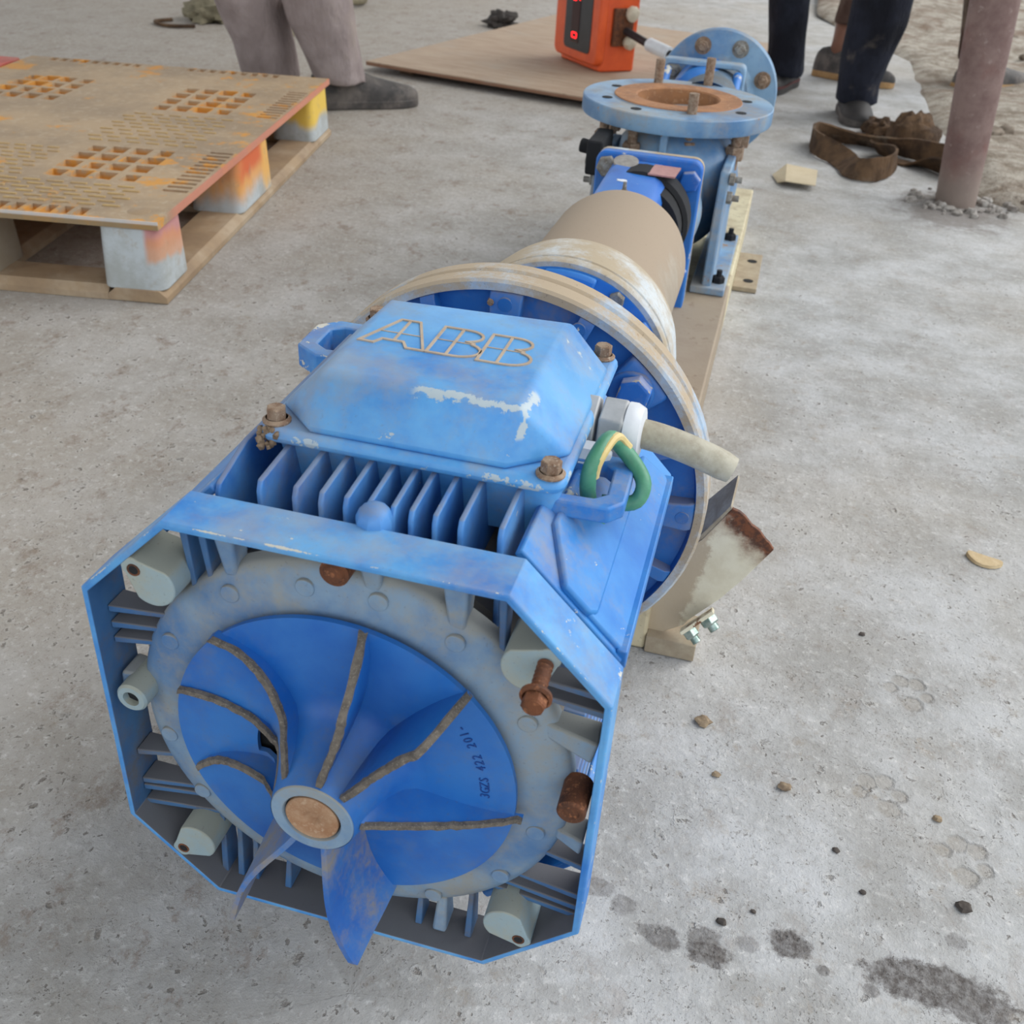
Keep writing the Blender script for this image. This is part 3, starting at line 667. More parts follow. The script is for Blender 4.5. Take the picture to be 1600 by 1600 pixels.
# ---- bearing bracket and its square plate
q = MB(); pr = rrect(-0.083, 0.083, H-0.162, H+0.0835, 0.016, 5)
q.prism(pr, 'xz', 1.215, 1.235)
plate = obj('bracket_plate', q, M['bracket'], pump, bevel=0.003)
q = MB(); q.prism([(p[0]*1.0, p[1]) for p in rrect(-0.083, 0.083, H-0.162, H+0.0835, 0.016, 5)], 'xz', 1.2352, 1.246); obj('plate_gasket', q, M['rim'], plate)
for (x, z) in ((-0.064, 0.062), (0.066, 0.055), (0.066, -0.09), (-0.064, -0.09)):
    q = MB(); q.hexa((x, 1.2152, H+z), (0, -1, 0), 0.0165, 0.013, 0.2, 0.15); obj('plate_bolt', q, M['bluebolt'] if x > 0 else M['steelbolt'], plate, bevel=0.001)
q = MB()
pr = [(-0.056, H-0.12), (0.038, H-0.12), (0.040, H+0.052), (0.034, H+0.068), (0.020, H+0.0745), (-0.044, H+0.0765), (-0.056, H+0.069)]
q.loft([[(x, 1.218, z) for x, z in pr], [(x*0.98, 1.06, z-0.004) for x, z in pr], [(x*0.92, 0.95, H+(z-H)*0.80) for x, z in pr]])
blk = obj('bearing_housing', q, M['bracket'], pump, bevel=0.006, seg=3)
q = MB(); q.lathe([(0, 0.001), (0.019, 0.001), (0.019, -0.004), (0.0, -0.005)], (-0.032, 1.19, H+0.075), (0, 0.25, -1), 24); obj('filler_cap', q, M['plate2'], blk)
q = MB(); mm = Matrix.Translation((0.030, 1.168, H+0.076)) @ Matrix.Rotation(-0.05, 4, 'Z'); q.box(-0.020, 0.020, -0.028, 0.028, -0.001, 0.0012, mm); obj('nameplate', q, M['plate'], blk, label='pinkish red nameplate')
q = MB(); q.cyl((-0.008, 1.03, H+0.070), (-0.008, 1.03, H+0.080), 0.006, 0.005, 10); q.cyl((-0.008, 1.03, H+0.080), (-0.008, 1.03, H+0.091), 0.0032, 0.0024, 10); obj('grease_nipple', q, M['steelbolt'], blk)
q = MB(); q.add(*(lambda f: (f.v, f.f))(flake(-0.022, 1.10, H+0.0735, 12, 0.006, 0.009, 1.2, (0, -0.02, 1)))); obj('paint_fleck', q, M['white'], blk, smooth=0)
q = MB(); q.cyl((0, 1.10, H), (0, 1.215, H), 0.070, 0.070, 40); q.lathe([(0.0715, 1.14), (0.078, 1.145), (0.078, 1.19), (0.0715, 1.195)], (0, 0, H), (0, 1, 0), 40)
obj('seal_cover', q, M['dark'], plate)

# ---- pump casing, feet, discharge and suction flanges
cx0 = 0.010
q = MB(); q.lathe([(0.02, 1.25), (0.070, 1.25), (0.076, 1.262), (0.076, 1.30), (0.070, 1.312), (0.072, 1.38), (0.108, 1.42), (0.118, 1.50), (0.108, 1.60), (0.085, 1.66), (0.072, 1.74), (0.066, 1.86), (0.02, 1.86)], (cx0, 0, H-0.02), (0, 1, 0), 64)
casing = obj('pump_casing', q, M['pump'], pump)
for sx in (1, -1):
    q = MB(); x = 0.104*sx+cx0
    q.prism([(1.30, 0.09), (1.58, 0.09), (1.55, 0.20), (1.50, 0.285), (1.33, 0.285), (1.30, 0.2)], 'yz', x-0.010, x+0.006); foot = obj('casing_foot', q, M['pump'], casing, bevel=0.003)
    q = MB(); xs_ = sorted((x-0.028*sx, x+0.030*sx)); q.box(xs_[0], xs_[1], 1.29, 1.60, 0.0905, 0.103); obj('foot_flange', q, M['pump'], foot, bevel=0.002)
    for y in (1.325, 1.565):
        q = MB(); q.hexa((x+0.016*sx, y, 0.103), (0, 0, 1), 0.011, 0.011, 0.3); q.cyl((x+0.016*sx, y, 0.103), (x+0.016*sx, y, 0.124), 0.005, n=10); obj('foot_bolt', q, M['dark'], foot)
    for z in (0.245, 0.275):
        q = MB(); q.hexa((x+0.006*sx, 1.33, z), (sx, 0, 0), 0.010, 0.009, 0.3); q.cyl((x+0.006*sx, 1.33, z), (x+0.026*sx, 1.33, z), 0.005, n=10); obj('casing_stud', q, M['steelbolt'], foot)
zd = H+0.1132; dc = (0.000, 1.5235)
q = MB(); q.lathe([(0.074, H-zd), (0.074, -0.065), (0.080, -0.034), (0.1655, -0.030), (0.1672, -0.027), (0.1672, -0.004), (0.1655, -0.0022), (0.113, -0.002), (0.112, 0.0), (0.0735, 0.0), (0.0725, -0.002), (0.0725, -0.09), (0.02, -0.092)], (dc[0], dc[1], zd), (0, 0, 1), 96)
dfl = obj('discharge_flange', q, M['pump'], casing, label='round upward facing discharge flange')
q = MB(); q.lathe([(0.1125, -0.0005), (0.1115, 0.0012), (0.0745, 0.0012), (0.0718, -0.001), (0.0718, -0.085), (0.0, -0.088)], (dc[0], dc[1], zd), (0, 0, 1), 80); obj('gasket_face', q, M['rustface'], dfl, label='rust brown gasket face and bore')
for k, (bx, by, top_, rot) in enumerate(((-0.052, 1.640, 0.040, 0), (0.037, 1.672, 0.045, 1), (0.037, 1.412, 0.030, 2), (-0.055, 1.400, -0.030, 0), (0.118, 1.56, -0.012, 1), (0.115, 1.460, -0.030, 2), (-0.118, 1.57, -0.03, 0), (-0.116, 1.465, -0.03, 1))):
    if top_ > 0:
        q = MB(); q.cyl((bx, by, zd-0.10), (bx, by, zd+top_), 0.0085, n=14); q.hexa((bx, by, zd-0.066), (0, 0, 1), 0.0165, 0.020, rot); obj('stud_bolt', q, M['rustbolt'], dfl)
    else:
        q = MB(); q.lathe([(0.0095, 0.0006), (0.0085, -0.0006), (0.0085, 0.0002), (0, 0.0002)], (bx, by, zd-0.002), (0, 0, 1), 18); obj('bolt_hole', q, M['dark'], dfl)
        q = MB(); q.cyl((bx, by, zd-0.095), (bx, by, zd-0.030), 0.0085, n=14); q.hexa((bx, by, zd-0.078), (0, 0, 1), 0.0170, 0.022, rot); obj('stud_bolt', q, M['rustbolt'], dfl)
q = MB(); q.box(-0.006, 0.006, 1.376, 1.46, H, zd-0.03); obj('neck_web', q, M['pump'], casing, bevel=0.002)
sc_ = (0.036, 1.93, H+0.050)
q = MB(); q.lathe([(0.068, -0.26), (0.068, -0.03), (0.080, -0.018), (0.1245, -0.016), (0.1262, -0.013), (0.1262, 0.011), (0.1245, 0.013), (0.068, 0.013)], sc_, (0, 1, 0), 80, closed=True)
sfl = obj('suction_flange', q, M['pump'], casing, label='upright round suction flange at the far end')
for k in range(8):
    a = 22.5+45*k
    q = MB(); p = Vector(sc_)+Vector((0.1*math.cos(ANG(a)), -0.016, 0.1*math.sin(ANG(a)))); q.lathe([(0, 0), (0.017, 0), (0.017, -0.003), (0, -0.003)], p, (0, 1, 0), 20); q.hexa(p+Vector((0, -0.003, 0)), (0, -1, 0), 0.012, 0.010, k)
    q.cyl(p, p+Vector((0, -0.022, 0)), 0.0065, n=10); obj('suction_bolt', q, M['steelbolt'] if k % 2 else M['rustbolt'], sfl)
q = MB(); pr = rrect(-0.070, 0.097, H-0.06, H+0.130, 0.012, 4); pi_ = rrect(-0.060, 0.087, H-0.05, H+0.120, 0.010, 4)
q.loft([[(x, 1.80, z) for x, z in pr], [(x, 1.835, z) for x, z in pr], [(x, 1.835, z) for x, z in pi_], [(x, 1.80, z) for x, z in pi_], [(x, 1.80, z) for x, z in pr]], caps=False)
fr = obj('suction_frame', q, M['pump'], casing, bevel=0.003)
q = MB(); q.lathe([(0.0, 1.70), (0.050, 1.72), (0.068, 1.76), (0.072, 1.80), (0.072, 1.92)], (0.020, 0, H+0.050), (0, 1, 0), 48); obj('suction_dome', q, M['bracket'], fr)
for x in (-0.056, 0.083):
    q = MB(); q.tube([(x, 1.72, H+0.075), (x*1.0, 1.80, H+0.110)], 0.009, 12); obj('brace_bar', q, M['bracket'], fr)
q = MB(); q.box(-0.115, -0.088, 1.30, 1.40, H+0.02, H+0.075); q.cyl((-0.10, 1.35, H+0.05), (-0.135, 1.35, H+0.055), 0.012, n=12); obj('drain_tap', q, M['dark'], casing, bevel=0.004)

# ---- beige base frame
q = MB(); pr = [(-0.15, 0.0), (-0.142, 0.0), (-0.142, 0.082), (0.142, 0.082), (0.142, 0.0), (0.15, 0.0), (0.15, 0.090), (-0.15, 0.090)]
q.loft([[(x, 0.52, z) for x, z in pr], [(x, 1.98, z) for x, z in pr]])
def base_mat():
    m = Mat('beige_base_dirty_towards_the_motor', 0.7); x, y, z = m.sep()
    c = m.mix(m.ramp(m.noise(18, 6, 0.7), 0.4, 0.65), lin((206, 196, 164)), lin((180, 166, 136)))
    j = m.math('MULTIPLY', m.math('SUBTRACT', m.noise(20, 6, 0.7, vec=m.pos(loc=(1, 3, 2))), 0.5), 0.25)
    c = m.mix(m.ramp(m.math('ADD', y, j), 1.33, 1.39, 0.85, 0.0), c, lin((142, 126, 110)))
    c = m.mix(m.ramp(m.noise(50, 6, 0.72), 0.58, 0.66, 0, 0.7), c, lin((128, 108, 90)))
    m.color(c); m.bump(m.noise(70, 5, 0.7), 0.3, 0.002); return m.m
M['basem'] = base_mat()
base = obj('base_frame', q, M['basem'], pump, bevel=0.003)
for sx in (1, -1):
    for (y0, y1) in ((1.575, 1.785), (0.452, 0.505)):
        w = 0.047 if y0 > 1 else 0.053
        xa, xb = sorted((sx*0.150, sx*(0.150+w)))
        xc = [(xa, y0), (xb, y0), (xb, y1), (xa, y1)]
        q = MB(); q.loft([[(x, y, 0.001) for x, y in xc], [(x, y, 0.010 if y0 > 1 else 0.022) for x, y in xc]]); tb = obj('foot_tab', q, M['tabm'], base, bevel=0.001)
        if y0 > 1:
            for y in (1.615, 1.735):
                q = MB(); q.lathe([(0.0105, 0.0104), (0.0095, 0.0098), (0.0095, 0.0102), (0.0, 0.0102)], (sx*0.178, y, 0), (0, 0, 1), 16); obj('tab_hole', q, M['dark'], tb)
    q = MB(); xa, xb = sorted((sx*0.150, sx*0.10)); q.box(xa, xb, 0.455, 0.53, 0.001, 0.088); obj('frame_end', q, M['beige'], base, bevel=0.004)
# torn angle bracket under the flange, rising to the right
def inplane(x, z, y=0.47): return (x, y, z)
face = [(0.120, 0.020), (0.158, 0.016), (0.186, 0.036), (0.190, 0.044), (0.217, 0.079), (0.236, 0.110), (0.258, 0.151), (0.2525, 0.158), (0.249, 0.1605), (0.240, 0.1705), (0.2325, 0.1745), (0.225, 0.1825), (0.2185, 0.187), (0.211, 0.189), (0.188, 0.147), (0.150, 0.105), (0.120, 0.080)]
q = MB(); q.loft([[(x, 0.466, z) for x, z in face], [(x, 0.4705, z) for x, z in face]])
def bracket_mat():
    m = Mat('cream_paint_rusting_from_torn_edge', 0.65); x, y, z = m.sep()
    c = m.mix(m.ramp(m.noise(30, 6, 0.65), 0.35, 0.7), lin((226, 220, 198)), lin((212, 203, 178)))
    w = m.math('MULTIPLY', m.math('SUBTRACT', m.noise(55, 6, 0.7), 0.5), 0.045)
    along = m.math('ADD', m.math('ADD', m.math('MULTIPLY', x, 0.636), m.math('MULTIPLY', z, 0.771)), w)
    dirt = m.math('ADD', m.math('ADD', m.math('MULTIPLY', x, 0.86), m.math('MULTIPLY', z, -0.1)), w)
    c = m.mix(m.ramp(dirt, 0.152, 0.160, 0.8, 0), c, lin((176, 158, 134)))
    c = m.mix(m.ramp(along, 0.246, 0.268, 0, 0.75), c, lin((164, 142, 122)))
    r = m.mix(m.ramp(m.noise(120, 5, 0.7), 0.4, 0.6), lin((120, 70, 42)), lin((80, 48, 34)))
    c = m.mix(m.ramp(along, 0.261, 0.274), c, r)
    c = m.mix(m.ramp(m.noise(24, 6, 0.72, vec=m.pos(loc=(8, 2, 5))), 0.66, 0.68), c, r)
    m.color(c); m.bump(m.noise(90, 5, 0.7), 0.35, 0.001); return m.m
brk = obj('support_bracket', q, bracket_mat(), base, label='torn cream painted angle bracket under the flange', bevel=0.0006)
q = MB(); q.loft([[(0.150, 0.4665, 0.105), (0.188, 0.4665, 0.147), (0.211, 0.4665, 0.189), (0.213, 0.512, 0.199), (0.188, 0.512, 0.150), (0.150, 0.512, 0.108)],
                  [(0.148, 0.4665, 0.109), (0.186, 0.4665, 0.151), (0.209, 0.4665, 0.192), (0.211, 0.512, 0.202), (0.186, 0.512, 0.154), (0.148, 0.512, 0.112)]])
obj('bracket_leg', q, plain('grey_brown_bare_steel', (170, 160, 142), (140, 128, 110), 60, 0.7), base, bevel=0.0006)
bd = Vector((0.70, -0.1, -0.70)).normalized()
cn = Vector((0.71, -0.36, -0.60)).normalized(); cv = Vector((0, 0.85, -0.5)).normalized(); ct = cv.cross(cn).normalized(); cv = cn.cross(ct)
if ct.z < 0: ct = -ct; cv = -cv
mb_ = Matrix(((ct.x, cv.x, cn.x, 0.199), (ct.y, cv.y, cn.y, 0.452), (ct.z, cv.z, cn.z, 0.056), (0, 0, 0, 1)))
q = MB(); q.box(-0.020, 0.020, -0.017, 0.017, -0.002, 0.002, mb_); obj('clip_tab', q, M['cream'], brk, bevel=0.0006)
for (u, v_, r_) in ((0.010, -0.002, 0.0098), (-0.012, 0.004, 0.0082)):
    p = mb_ @ Vector((u, v_, 0.002)); ax = cn
    q = MB(); q.hexa(p, ax, r_, 0.009, 0.2); q.cyl(p, p+ax*0.016, r_*0.58, n=12); obj('zinc_bolt', q, M['zinc'], brk, bevel=0.0006)

# ------------------------------------------------------------------ cooling fan (part of the unit)
YD = 0.005
q = MB(); n = 120; rads = [0.0262, 0.033, 0.036, 0.048, 0.056, 0.07, 0.085, 0.1, 0.1085, 0.1112]
def disc_y(r):
    if r < 0.05: return -0.0400 + (r-0.0262)/(0.05-0.0262)*0.044*(2-(r-0.0262)/(0.05-0.0262)) if r < 0.05 else YD
    return YD
def dY(r):
    if r >= 0.056: return YD - 0.0015*(0.1112-r)/0.055
    t_ = (r-0.0262)/(0.056-0.0262); return -0.040 + (YD-0.0015+0.040)*(1-(1-t_)**2.6)
rads = [0.0262, 0.0275, 0.029, 0.031, 0.034, 0.038, 0.043, 0.050, 0.056, 0.07, 0.085, 0.1, 0.1085, 0.1112]
slots = [((0.036, 0.0565), (163, 186)), ((0.036, 0.0565), (-24, -12))]
def in_slot(r, deg):
    return any(a[0] <= r <= a[1] and b_[0] <= ((deg+180) % 360)-180 <= b_[1] or a[0] <= r <= a[1] and b_[0] <= deg % 360 <= b_[1] for a, b_ in slots)
fv, bv = {}, {}
def V(i, j, back):
    d_ = bv if back else fv
    if (i, j) not in d_:
        d_[(i, j)] = len(q.v); r = rads[i]
        q.v.append(pol(r, 360*j/n, (dY(r) + (0.0035 if back else 0))))
    return d_[(i, j)]
cells = {(i, j) for i in range(len(rads)-1) for j in range(n) if not in_slot((rads[i]+rads[i+1])/2, 360*(j+0.5)/n)}
for (i, j) in cells:
    k = (j+1) % n
    q.f.append((V(i, j, 0), V(i+1, j, 0), V(i+1, k, 0), V(i, k, 0)))
    q.f.append((V(i, j, 1), V(i, k, 1), V(i+1, k, 1), V(i+1, j, 1)))
    for (di, dj, e) in ((1, 0, ((1, 0), (1, 1))), (-1, 0, ((0, 1), (0, 0))), (0, 1, ((1, 1), (0, 1))), (0, -1, ((0, 0), (1, 0)))):
        if (i+di, (j+dj) % n) not in cells and 0 <= i+di:
            a = (i+e[0][0], (j+e[0][1]) % n); c = (i+e[1][0], (j+e[1][1]) % n)
            q.f.append((V(*a, 0), V(*a, 1), V(*c, 1), V(*c, 0)))
fan = obj('cooling_fan', q, M['fan'], pump, label='bright blue fan disc with broken blades', smooth=45)
q = MB(); q.lathe([(0.0266, -0.030), (0.0262, -0.0395), (0.0252, -0.0408), (0.0186, -0.0408), (0.0176, -0.0392), (0.0176, -0.030)], (0, 0, H), (0, 1, 0), 48)
obj('hub_collar', q, M['shield'], fan, label='worn grey-blue hub collar')
q = MB(); q.lathe([(0.0166, -0.03), (0.0166, -0.0402), (0.0156, -0.0412), (0.0062, -0.0412), (0.0050, -0.0405), (0.0030, -0.037), (0.0, -0.036)], (0, 0, H), (0, 1, 0), 40)
obj('shaft_end', q, M['shaft'], fan, label='rust stained shaft end with centre hole')
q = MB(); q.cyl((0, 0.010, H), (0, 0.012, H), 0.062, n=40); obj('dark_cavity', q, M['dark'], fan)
# blades: angle at the disc, angle at the front, list of (radius, height) of the front edge
blades = [(81.5, 79.5, [(0.024, 0.043), (0.03, 0.045), (0.086, 0.0425), (0.0885, 0.038), (0.1112, 0.001)], 0.1112, -4),
          (45.5, 47.0, [(0.024, 0.043), (0.05, 0.044), (0.098, 0.044), (0.102, 0.036), (0.1135, 0.001)], 0.1135, 3),
          (-5.0, -8.5, [(0.024, 0.041), (0.07, 0.0195), (0.112, 0.002), (0.1165, 0.001)], 0.1165, -3),
          (-73.6, -79.0, [(0.024, 0.043), (0.05, 0.047), (0.1265, 0.0510), (0.1300, 0.049)], 0.114, -5),
          (-121.0, -117.8, [(0.024, 0.043), (0.05, 0.0455), (0.1150, 0.0505), (0.1250, 0.052)], 0.108, -5),
          (-160.0, -165.0, [(0.024, 0.040), (0.045, 0.020), (0.085, 0.006), (0.108, 0.002)], 0.109, -8),
          (164.0, 158.0, [(0.024, 0.041), (0.034, 0.012), (0.060, 0.004), (0.111, 0.0025)], 0.111, -6),
          (133.0, 134.0, [(0.024, 0.042), (0.032, 0.034), (0.050, 0.016), (0.075, 0.010), (0.100, 0.0055), (0.1135, 0.006)], 0.1135, -10)]
for (a0, a1, prof, ro, curve) in blades:
    full = prof[-1][1] > 0.03
    N = 26; rmax = prof[-1][0]
    base_p, front_p = [], []
    def height(r):
        for (r0, h0), (r1, h1) in zip(prof, prof[1:]):
            if r <= r1: return h0+(h1-h0)*max(0, r-r0)/(r1-r0)
        return prof[-1][1]
    rows = []
    for i in range(N+1):
        u = i/N; rf = 0.0245+(rmax-0.0245)*u; rb_ = 0.0245+(ro-0.0245)*u; h = height(rf)
        rag = 0 if full else 0.0009*mnoise.noise((i*0.9, a0, 0))
        cv = curve*math.sin(u*PI)
        row = []
        for t_ in (0, 0.33, 0.66, 1.0):
            r = rb_+(rf-rb_)*t_; aa = a0+cv+(a1-a0)*min(1, h*t_/0.045)
            y0 = dY(max(0.0262, min(rb_, 0.1112)))+0.0015; yf = YD-h-rag
            row.append((r, aa, y0+(min(yf, y0-0.0006)-y0)*t_))
        rows.append(row)
    th = 0.0018
    q = MB(); rings = []
    for row in rows:
        L = [Vector(pol(r, a, y)) for r, a, y in row]
        tn = [Vector((-math.sin(ANG(a)), 0, math.cos(ANG(a)))) for r, a, y in row]
        rings.append([p+t_*th*(1.5-0.5*k/3) for k, (p, t_) in enumerate(zip(L, tn))] + [p-t_*th*(1.5-0.5*k/3) for k, (p, t_) in reversed(list(enumerate(zip(L, tn))))])
    q.loft(rings)
    bl = obj('fan_blade', q, M['blade'] if full else M['fan'], fan, label=('whole dusty blade below the hub' if a0 == -73.6 else 'whole blade at the lower left seen edge on') if full else None, smooth=40)
    if not full:
        q = MB(); rings = []
        for i, row in enumerate(rows[1:]):
            r, a, y = row[-1]; p = Vector(pol(r, a, y)); t_ = Vector((-math.sin(ANG(a)), 0, math.cos(ANG(a))))
            w = 0.0025+0.0006*mnoise.noise((i*1.3, a0, 1)); e = 0.0012+0.0006*mnoise.noise((i*1.7, a0, 4)); yy = Vector((0, 1, 0))
            rings.append([p+t_*w+yy*0.0016, p+t_*w*0.8-yy*e, p-t_*w*0.8-yy*e, p-t_*w+yy*0.0016])
        q.loft(rings); obj('fracture_edge', q, M['broken'], bl, label='rough grey broken edge')

# moulded part number on the fan disc, glyphs on an arc
def glyph(ch, size):
    cu = bpy.data.curves.new('glyph', 'FONT'); cu.body = ch; cu.size = size; cu.extrude = 0.0004
    cu.resolution_u = 3; ob = bpy.data.objects.new('glyph', cu); COL.objects.link(ob)
    bpy.context.view_layer.update()
    me = bpy.data.meshes.new_from_object(ob.evaluated_get(bpy.context.evaluated_depsgraph_get()))
    v = [w.co.copy() for w in me.vertices]; f = [tuple(p.vertices) for p in me.polygons]
    COL.objects.unlink(ob); bpy.data.objects.remove(ob); bpy.data.curves.remove(cu); bpy.data.meshes.remove(me)
    return v, f
q = MB(); txt = '3GZS 422 201-'; r0 = 0.0950
for i, ch in enumerate(txt):
    if ch == ' ': continue
    v, f = glyph(ch, 0.0086); w = max(p.x for p in v)-min(p.x for p in v); x0 = min(p.x for p in v)
    adeg = 1.8 + i*2.8; a = ANG(adeg)
    er = Vector((math.cos(a), 0, math.sin(a))); et = Vector((-math.sin(a), 0, math.cos(a)))
    # read upwards, letter tops towards the hub
    vs = [Vector((0, YD-0.0006, H)) + er*(r0-p.y) + et*((p.x-x0-w/2)*0.82) + Vector((0, -p.z, 0)) for p in v]
    q.add(vs, f)
obj('part_number', q, plain('number_shadow_blue', (16, 66, 140), (12, 58, 128), 40, 0.5), fan, label='moulded number 3GZS 422 201-', smooth=0)
# ------------------------------------------------------------------ plastic pallet
def stripes():
    m = Mat('spray_striped_post', 0.55); x, y, z = m.sep()
    base = m.mix(m.ramp(m.noise(14, 6, 0.7), 0.35, 0.65), lin((186, 194, 198)), lin((164, 168, 166)))
    wob = m.math('MULTIPLY', m.math('SUBTRACT', m.noise(9, 5, 0.6, vec=m.pos(scale=(1, 1, 0.25))), 0.5), 0.16)
    def band(v, a0, a1, b0, b1): return m.math('MULTIPLY', m.ramp(v, a0, a1), m.ramp(v, b0, b1, 1, 0))
    xx = m.math('ADD', x, m.math('MULTIPLY', wob, 0.5)); zz = m.math('ADD', z, m.math('MULTIPLY', wob, 0.6))
    rs = m.math('MULTIPLY', m.ramp(y, 0.022, 0.034, 1, 0), m.ramp(xx, 0.17, 0.20, 1, 0))
    pink = m.math('MULTIPLY', rs, m.ramp(zz, 0.075, 0.11))
    orng0 = m.math('MULTIPLY', rs, band(zz, 0.06, 0.075, 0.10, 0.12))
    orng = m.math('MULTIPLY', band(xx, 0.40, 0.46, 0.90, 0.95), m.ramp(zz, 0.03, 0.075))
    red = m.math('MULTIPLY', band(xx, 0.42, 0.50, 0.58, 0.64), m.ramp(zz, 0.07, 0.10))
    yel = m.math('MULTIPLY', m.ramp(xx, 0.95, 1.04), m.ramp(zz, 0.045, 0.07))
    yel2 = m.math('MULTIPLY', band(xx, 0.59, 0.62, 0.90, 0.95), m.ramp(zz, 0.02, 0.05))
    c = m.mix(m.math('MULTIPLY', pink, 0.75), base, lin((196, 112, 106))); c = m.mix(m.math('MULTIPLY', orng0, 0.7), c, lin((210, 142, 90)))
    c = m.mix(m.math('MULTIPLY', orng, 0.85), c, lin((226, 158, 70))); c = m.mix(m.math('MULTIPLY', yel2, 0.6), c, lin((230, 180, 90)))
    c = m.mix(m.math('MULTIPLY', red, 0.92), c, lin((206, 92, 50)))
    c = m.mix(m.math('MULTIPLY', yel, 0.9), c, lin((232, 192, 60)))
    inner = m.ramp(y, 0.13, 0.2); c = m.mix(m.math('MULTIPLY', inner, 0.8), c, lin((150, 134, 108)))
    c = m.mix(m.ramp(m.noise(24, 6, 0.7, vec=m.pos(loc=(2, 2, 2))), 0.55, 0.7, 0, 0.5), c, lin((158, 140, 116)))
    m.color(c); m.bump(m.noise(40, 5, 0.6), 0.3, 0.002); return m.m
def deck_mat():
    m = Mat('dust_coated_yellow_deck', 0.75); x, y, z = m.sep()
    dust = m.mix(m.ramp(m.noise(5, 6, 0.65), 0.35, 0.65), lin((176, 152, 122)), lin((152, 132, 108)))
    dust = m.mix(m.ramp(m.noise(60, 4, 0.7), 0.5, 0.7, 0, 0.35), dust, lin((196, 182, 160)))
    yl = m.mix(m.noise(12, 4, 0.6), lin((222, 158, 50)), lin((200, 130, 36)))
    wear = m.ramp(m.math('ADD', m.noise(8, 7, 0.72, vec=m.pos(loc=(7, 1, 3))), m.math('MULTIPLY', m.edge(0.5, 0.56), 0.1)), 0.60, 0.68, 0, 0.8)
    c = m.mix(wear, dust, yl)
    lowz = m.ramp(z, 0.131, 0.1455, 1, 0); inn = m.math('MULTIPLY', m.ramp(x, 0.002, 0.006), m.ramp(y, 0.002, 0.006)); c = m.mix(m.math('MULTIPLY', m.math('MULTIPLY', lowz, inn), 0.95), c, yl)
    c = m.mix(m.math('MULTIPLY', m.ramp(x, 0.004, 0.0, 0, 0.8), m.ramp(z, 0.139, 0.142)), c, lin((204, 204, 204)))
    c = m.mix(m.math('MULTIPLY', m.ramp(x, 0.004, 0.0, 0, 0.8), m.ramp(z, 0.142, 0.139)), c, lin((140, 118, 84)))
    c = m.mix(m.math('MULTIPLY', m.math('MULTIPLY', m.ramp(y, 0.005, 0.0, 0, 1), m.ramp(x, 0.03, 0.1)), 0.8), c, lin((200, 126, 104)))
    m.color(c); m.bump(m.noise(70, 5, 0.7), 0.3, 0.0015); return m.m
M['deck'] = deck_mat(); M['stripe'] = stripes()
M['yplastic'] = plain('yellow_plastic', (226, 162, 44), (198, 130, 30), 14, 0.5)
M['skid'] = plain('dusty_skid', (164, 140, 110), (142, 120, 96), 12, 0.75, dust=(176, 158, 134))
TH = math.atan2(0.984, -0.175)
pal = thing('plastic_pallet', 'dusty yellow plastic pallet with spray painted posts on the floor at the left', 'pallet', (-0.793, 1.096, 0), (0, 0, TH))
pal['local'] = 1
PL, PW, PH = 1.24, 0.815, 0.146
holes = []
def window(x0, x1, y0, y1, nx=4, ny=4, skip=()):
    gx, gy = (x1-x0)/nx, (y1-y0)/ny
    for i in range(nx):
        for j in range(ny):
            if (i, j) in skip: continue
            k = 0.0 if (i+j) % 3 else 0.012
            holes.append((x0+gx*i+0.007, x0+gx*(i+1)-0.007-k*0.5, y0+gy*j+0.005, y0+gy*(j+1)-0.005-k*0.5))
window(0.205, 0.440, 0.118, 0.305); window(0.755, 1.010, 0.120, 0.312); window(0.765, 1.020, 0.535, 0.715); window(0.205, 0.440, 0.535, 0.715)
for (x0, x1) in ((0.165, 0.455), (0.755, 1.055)):
    for i in range(12):
        w = (x1-x0)/12; holes.append((x0+w*i+0.006, x0+w*(i+1)-0.006, 0.010, 0.058))
for i in range(9):
    y0 = 0.125+i*0.0285; holes.append((0.008, 0.046, y0+0.006, y0+0.0285-0.004))
for i in range(9):
    for yb in (0.125, 0.50): holes.append((1.200, 1.232, yb+i*0.0285+0.006, yb+(i+1)*0.0285-0.004))
def perforated(x0, x1, y0, y1, z0, z1, holes, skip=None):
    xs = sorted({x0, x1} | {round(h[k], 5) for h in holes for k in (0, 1)}); ys = sorted({y0, y1} | {round(h[k], 5) for h in holes for k in (2, 3)})
    q = MB(); idx = {}
    import bisect
    hollow = set()
    for h in holes:
        i0, i1 = xs.index(round(h[0], 5)), xs.index(round(h[1], 5)); j0, j1 = ys.index(round(h[2], 5)), ys.index(round(h[3], 5))
        for i in range(i0, i1):
            for j in range(j0, j1): hollow.add((i, j))
    def v(i, j, t):
        if (i, j, t) not in idx: idx[(i, j, t)] = len(q.v); q.v.append((xs[i], ys[j], z1 if t else z0))
        return idx[(i, j, t)]
    NX, NY = len(xs)-1, len(ys)-1
    solid = lambda i, j: 0 <= i < NX and 0 <= j < NY and (i, j) not in hollow
    for i in range(NX):
        for j in range(NY):
            if not solid(i, j): continue
            q.f.append((v(i, j, 1), v(i+1, j, 1), v(i+1, j+1, 1), v(i, j+1, 1))); q.f.append((v(i, j, 0), v(i, j+1, 0), v(i+1, j+1, 0), v(i+1, j, 0)))
            for di, dj, a, c in ((1, 0, (1, 0), (1, 1)), (-1, 0, (0, 1), (0, 0)), (0, 1, (1, 1), (0, 1)), (0, -1, (0, 0), (1, 0))):
                if not solid(i+di, j+dj):
                    q.f.append((v(i+a[0], j+a[1], 1), v(i+a[0], j+a[1], 0), v(i+c[0], j+c[1], 0), v(i+c[0], j+c[1], 1)))
    return q
deck = obj('deck', perforated(0, PL, 0, PW, PH-0.014, PH, holes), M['deck'], pal, smooth=0)
